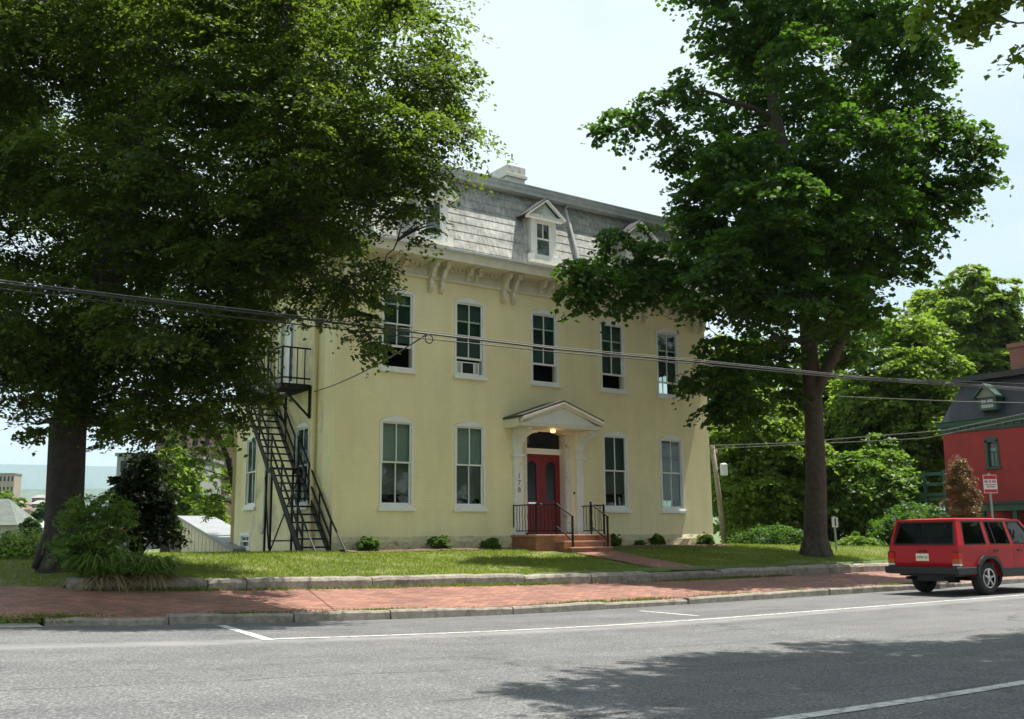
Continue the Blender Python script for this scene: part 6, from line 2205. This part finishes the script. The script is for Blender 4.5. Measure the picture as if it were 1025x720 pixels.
q = [(*e0, zA-0.03), (*e1, zB-0.05), (e1[0]+nv[0]*1.3, e1[1]+nv[1]*1.3, zB-0.05), (e0[0]+nv[0]*1.3, e0[1]+nv[1]*1.3, zA-0.03)]
q += [(x, y, z+0.10) for x, y, z in q]
mb.add(q, [(3, 2, 1, 0), (4, 5, 6, 7), (0, 1, 5, 4), (1, 2, 6, 5), (2, 3, 7, 6), (3, 0, 4, 7)])
mb.build('roof', M['awning'], t)


def block(name, label, cat, ul, ur, vt, d, depth, mat, floors, cols, roof=None, vb=548, group=None, winmat='far_window', base_z=0.3):
    a = at(ul, vb, d); b = at(ur, vb, d)
    zt = at((ul+ur)/2, vt, d)[2]
    t = thing(name, label, cat, (*(a*0.5+b*0.5)[:2], base_z), group)
    mb = MB(); dd, nn = oriented_box(mb, a, b, depth, base_z, zt); mb.build('wall', mat, t)
    Lw = np.linalg.norm((b-a)[:2])
    if floors:
        fh = (zt-base_z)/floors
        for f in range(floors):
            for c in range(cols):
                s0 = (c+0.28)/cols; s1 = (c+0.72)/cols
                p0 = a[:2]+dd*Lw*s0; p1 = a[:2]+dd*Lw*s1
                z0 = base_z+fh*(f+0.32); z1 = base_z+fh*(f+0.80)
                q = [(*p0, z0), (*p1, z0), (*p1, z1), (*p0, z1)]
                q = [(x-nn[0]*0.02, y-nn[1]*0.02, z) for x, y, z in q]+[(x+nn[0]*0.02, y+nn[1]*0.02, z) for x, y, z in q]
                mb = MB(); mb.add(q, [(0, 1, 2, 3), (7, 6, 5, 4), (0, 4, 5, 1), (1, 5, 6, 2), (2, 6, 7, 3), (3, 7, 4, 0)])
                mb.build('window', M[winmat], t)
    if roof == 'flat':
        mb = MB(); oriented_box(mb, a-np.array([*(dd*0.2), 0])-np.array([*(nn*0.2), 0]), b+np.array([*(dd*0.2), 0])-np.array([*(nn*0.2), 0]), depth+0.4, zt+0.002, zt+0.35); mb.build('parapet', M['far_concrete'], t)
    elif roof is not None:
        h, m_ = roof
        e = 0.5
        a2 = a[:2]-dd*e-nn*e; b2 = b[:2]+dd*e-nn*e; c2 = b[:2]+dd*e+nn*(depth+e); d2 = a[:2]-dd*e+nn*(depth+e)
        ra = (a2+d2)/2+dd*min(Lw*0.3, h*1.2); rb = (b2+c2)/2-dd*min(Lw*0.3, h*1.2)
        mb = MB(); mb.add([(*a2, zt), (*b2, zt), (*c2, zt), (*d2, zt), (*ra, zt+h), (*rb, zt+h)], [(0, 1, 5, 4), (1, 2, 5), (2, 3, 4, 5), (3, 0, 4), (3, 2, 1, 0)]); mb.build('roof', m_, t)
    return t


block('apartment_block', 'brownish brick apartment block seen through the trees left of the house', 'building', 150, 232, 428, 125, 16, M['far_brick'], 5, 7, 'flat')
block('apartment_block', 'grey concrete block with dark window bands behind the dark shrub', 'building', 112, 182, 455, 110, 14, M['far_concrete'], 4, 5, 'flat')
block('peach_building', 'peach stucco building low between the yellow house and the shed', 'building', 200, 300, 500, 66, 9, M['peach'], 2, 7, 'flat')
block('grey_roofed_house', 'small house with steep dark grey roof beyond the board shed', 'house', 168, 194, 529, 62, 6, M['stucco'], 1, 3, (1.0, M['dark_roof']))
block('white_shed', 'small white gabled shed behind the big trunk', 'shed', 41, 56, 528, 82, 4, M['white'], 1, 1, (1.0, M['tin']))
block('bungalow', 'pale bungalow with grey green hipped roof at the left edge', 'house', -70, 13, 526, 88, 4, M['stucco'], 1, 7, (2.4, M['grey_slate']))
block('office_tower', 'tall tan office block on skyline at the left edge', 'building', -26, 9, 474, 330, 5, M['far_tan'], 6, 9, 'flat', base_z=3)
# rows of small far town houses on the rising ground
r_ = np.random.default_rng(101)
mats_ = [M['far_brick'], M['far_tan'], M['far_concrete'], M['stucco'], M['peach']]
k = 0
for d, vt in ((230, 512), (290, 507), (360, 502)):
    for u in np.arange(-14, 70, 8.5):
        w = 6.5+r_.random()*2.2
        zb2 = ground_z(*at(u, 530, d)[:2])-0.5
        block('town_house', 'tiny far town house among the packed rows at the left edge', 'house', u, u+w, vt+r_.normal()*1.8, d+r_.normal()*8, 7, mats_[k % 5], 2, 2, (1.2, mats_[(k+2) % 5]) if k % 2 else 'flat', group='far packed town houses', base_z=zb2)
        k += 1
G2 = 'trees among the far houses at left'
crown_tree('round dark tree right of the bungalow', 45, 500, 545, 95, 26, M['shrub'], 110, leaf=0.45, per=22, group=G2, name='far_tree')
crown_tree('small upright tree beside the bungalow wall', 31, 516, 548, 80, 16, M['shrub'], 111, leaf=0.35, per=26, group=G2, name='far_tree')
crown_tree('green tree above the packed town houses at the left edge', 2, 488, 530, 150, 34, M['mid'], 112, leaf=0.6, per=16, group=G2, name='far_tree')
crown_tree('grey green tree behind the big trunk', 62, 492, 540, 140, 40, M['mid'], 113, leaf=0.6, per=16, group=G2, name='far_tree')
crown_tree('bright tree in front of the brown apartment block', 165, 440, 545, 60, 80, M['bright'], 114, leaf=0.3, per=40, group=G2, name='far_tree')
crown_tree('bright low tree behind the board shed', 205, 495, 548, 55, 44, M['bright'], 115, leaf=0.28, per=44, group=G2, name='far_tree')
# feathery locust leaning in from behind the house corner
lb = at(243, 548, 33)
lob = L((215, 440, 32, 0.62), (185, 435, 31.5, 0.55), (160, 452, 31, 0.5), (205, 470, 32, 0.6), (222, 480, 33, 0.5), (178, 480, 31.5, 0.45), (232, 445, 33, 0.5), (195, 500, 32, 0.4), (215, 510, 32.5, 0.4), (150, 430, 31, 0.4), (228, 415, 33, 0.6), (200, 415, 32, 0.55), (165, 425, 31, 0.45), (172, 462, 31.2, 0.45), (150, 470, 31, 0.35), (190, 455, 32, 0.5), (218, 500, 32.5, 0.45), (160, 495, 31.5, 0.35))
tree('locust_tree', 'feathery light green tree leaning out from behind the left house corner', 'tree', lb,
     [(lb, 0.14), (at(238, 500, 33), 0.12), (at(228, 460, 32.8), 0.09), (at(215, 425, 32.5), 0.05)], lob, M['bright'], M['bark'], leaf=0.13, per_m2=150, seed=120, attach=1.6, spray_r=0.36, aspect=0.4, twigs=3, limb_r=0.07, flare=1.0)

# distant ridge, nearer wooded rise and the air between
def ridge(name, d, h0, width, seed, mat, amp, base=-5, depth=200):
    r_ = np.random.default_rng(seed)
    n = 90
    mb = MB(); pts = []
    ph = r_.random(6)*6.28
    for i in range(n+1):
        s = i/n*2-1
        c = CP[:2]+np.array([math.sin(YAW-0.35), math.cos(YAW-0.35)])*d+np.array([math.cos(YAW-0.35), -math.sin(YAW-0.35)])*s*width
        h = h0*(1+amp*(math.sin(s*5+ph[0])*0.5+math.sin(s*13+ph[1])*0.3+math.sin(s*31+ph[2])*0.12+math.sin(s*90+ph[3])*0.05))
        bk = np.array([math.sin(YAW-0.35), math.cos(YAW-0.35)])*depth
        pts += [(*(c-bk), base), (*(c-bk*0.4), base+(h-base)*0.62), (*c, h), (*(c+bk), base)]
    mb.add(pts, [(i*4+j, (i+1)*4+j, (i+1)*4+j+1, i*4+j+1) for i in range(n) for j in range(3)])
    o = mb.build(name, mat, smooth=True)
    o['kind'] = 'structure'
    return o


ridge('hill', 9000, 640, 12000, 7, M['hill'], 0.03, depth=2200)
ridge('hill', 3600, 172, 4800, 8, M['hill'], 0.07, depth=700)

# air: a closed box of thin even haze round everything
hz = MB(); hz.box(-13000, 15500, -400, 13500, -8, 700)
hm = bpy.data.materials.new('thin blue air')
hm.use_nodes = True
ht = hm.node_tree; ht.nodes.clear()
ho = ht.nodes.new('ShaderNodeOutputMaterial'); hv = ht.nodes.new('ShaderNodeVolumePrincipled')
hv.inputs['Color'].default_value = (0.62, 0.82, 1.0, 1)
hv.inputs['Density'].default_value = 0.0001
ht.links.new(hv.outputs[0], ho.inputs['Volume'])
hzo = hz.build('haze', hm); hzo['kind'] = 'stuff'
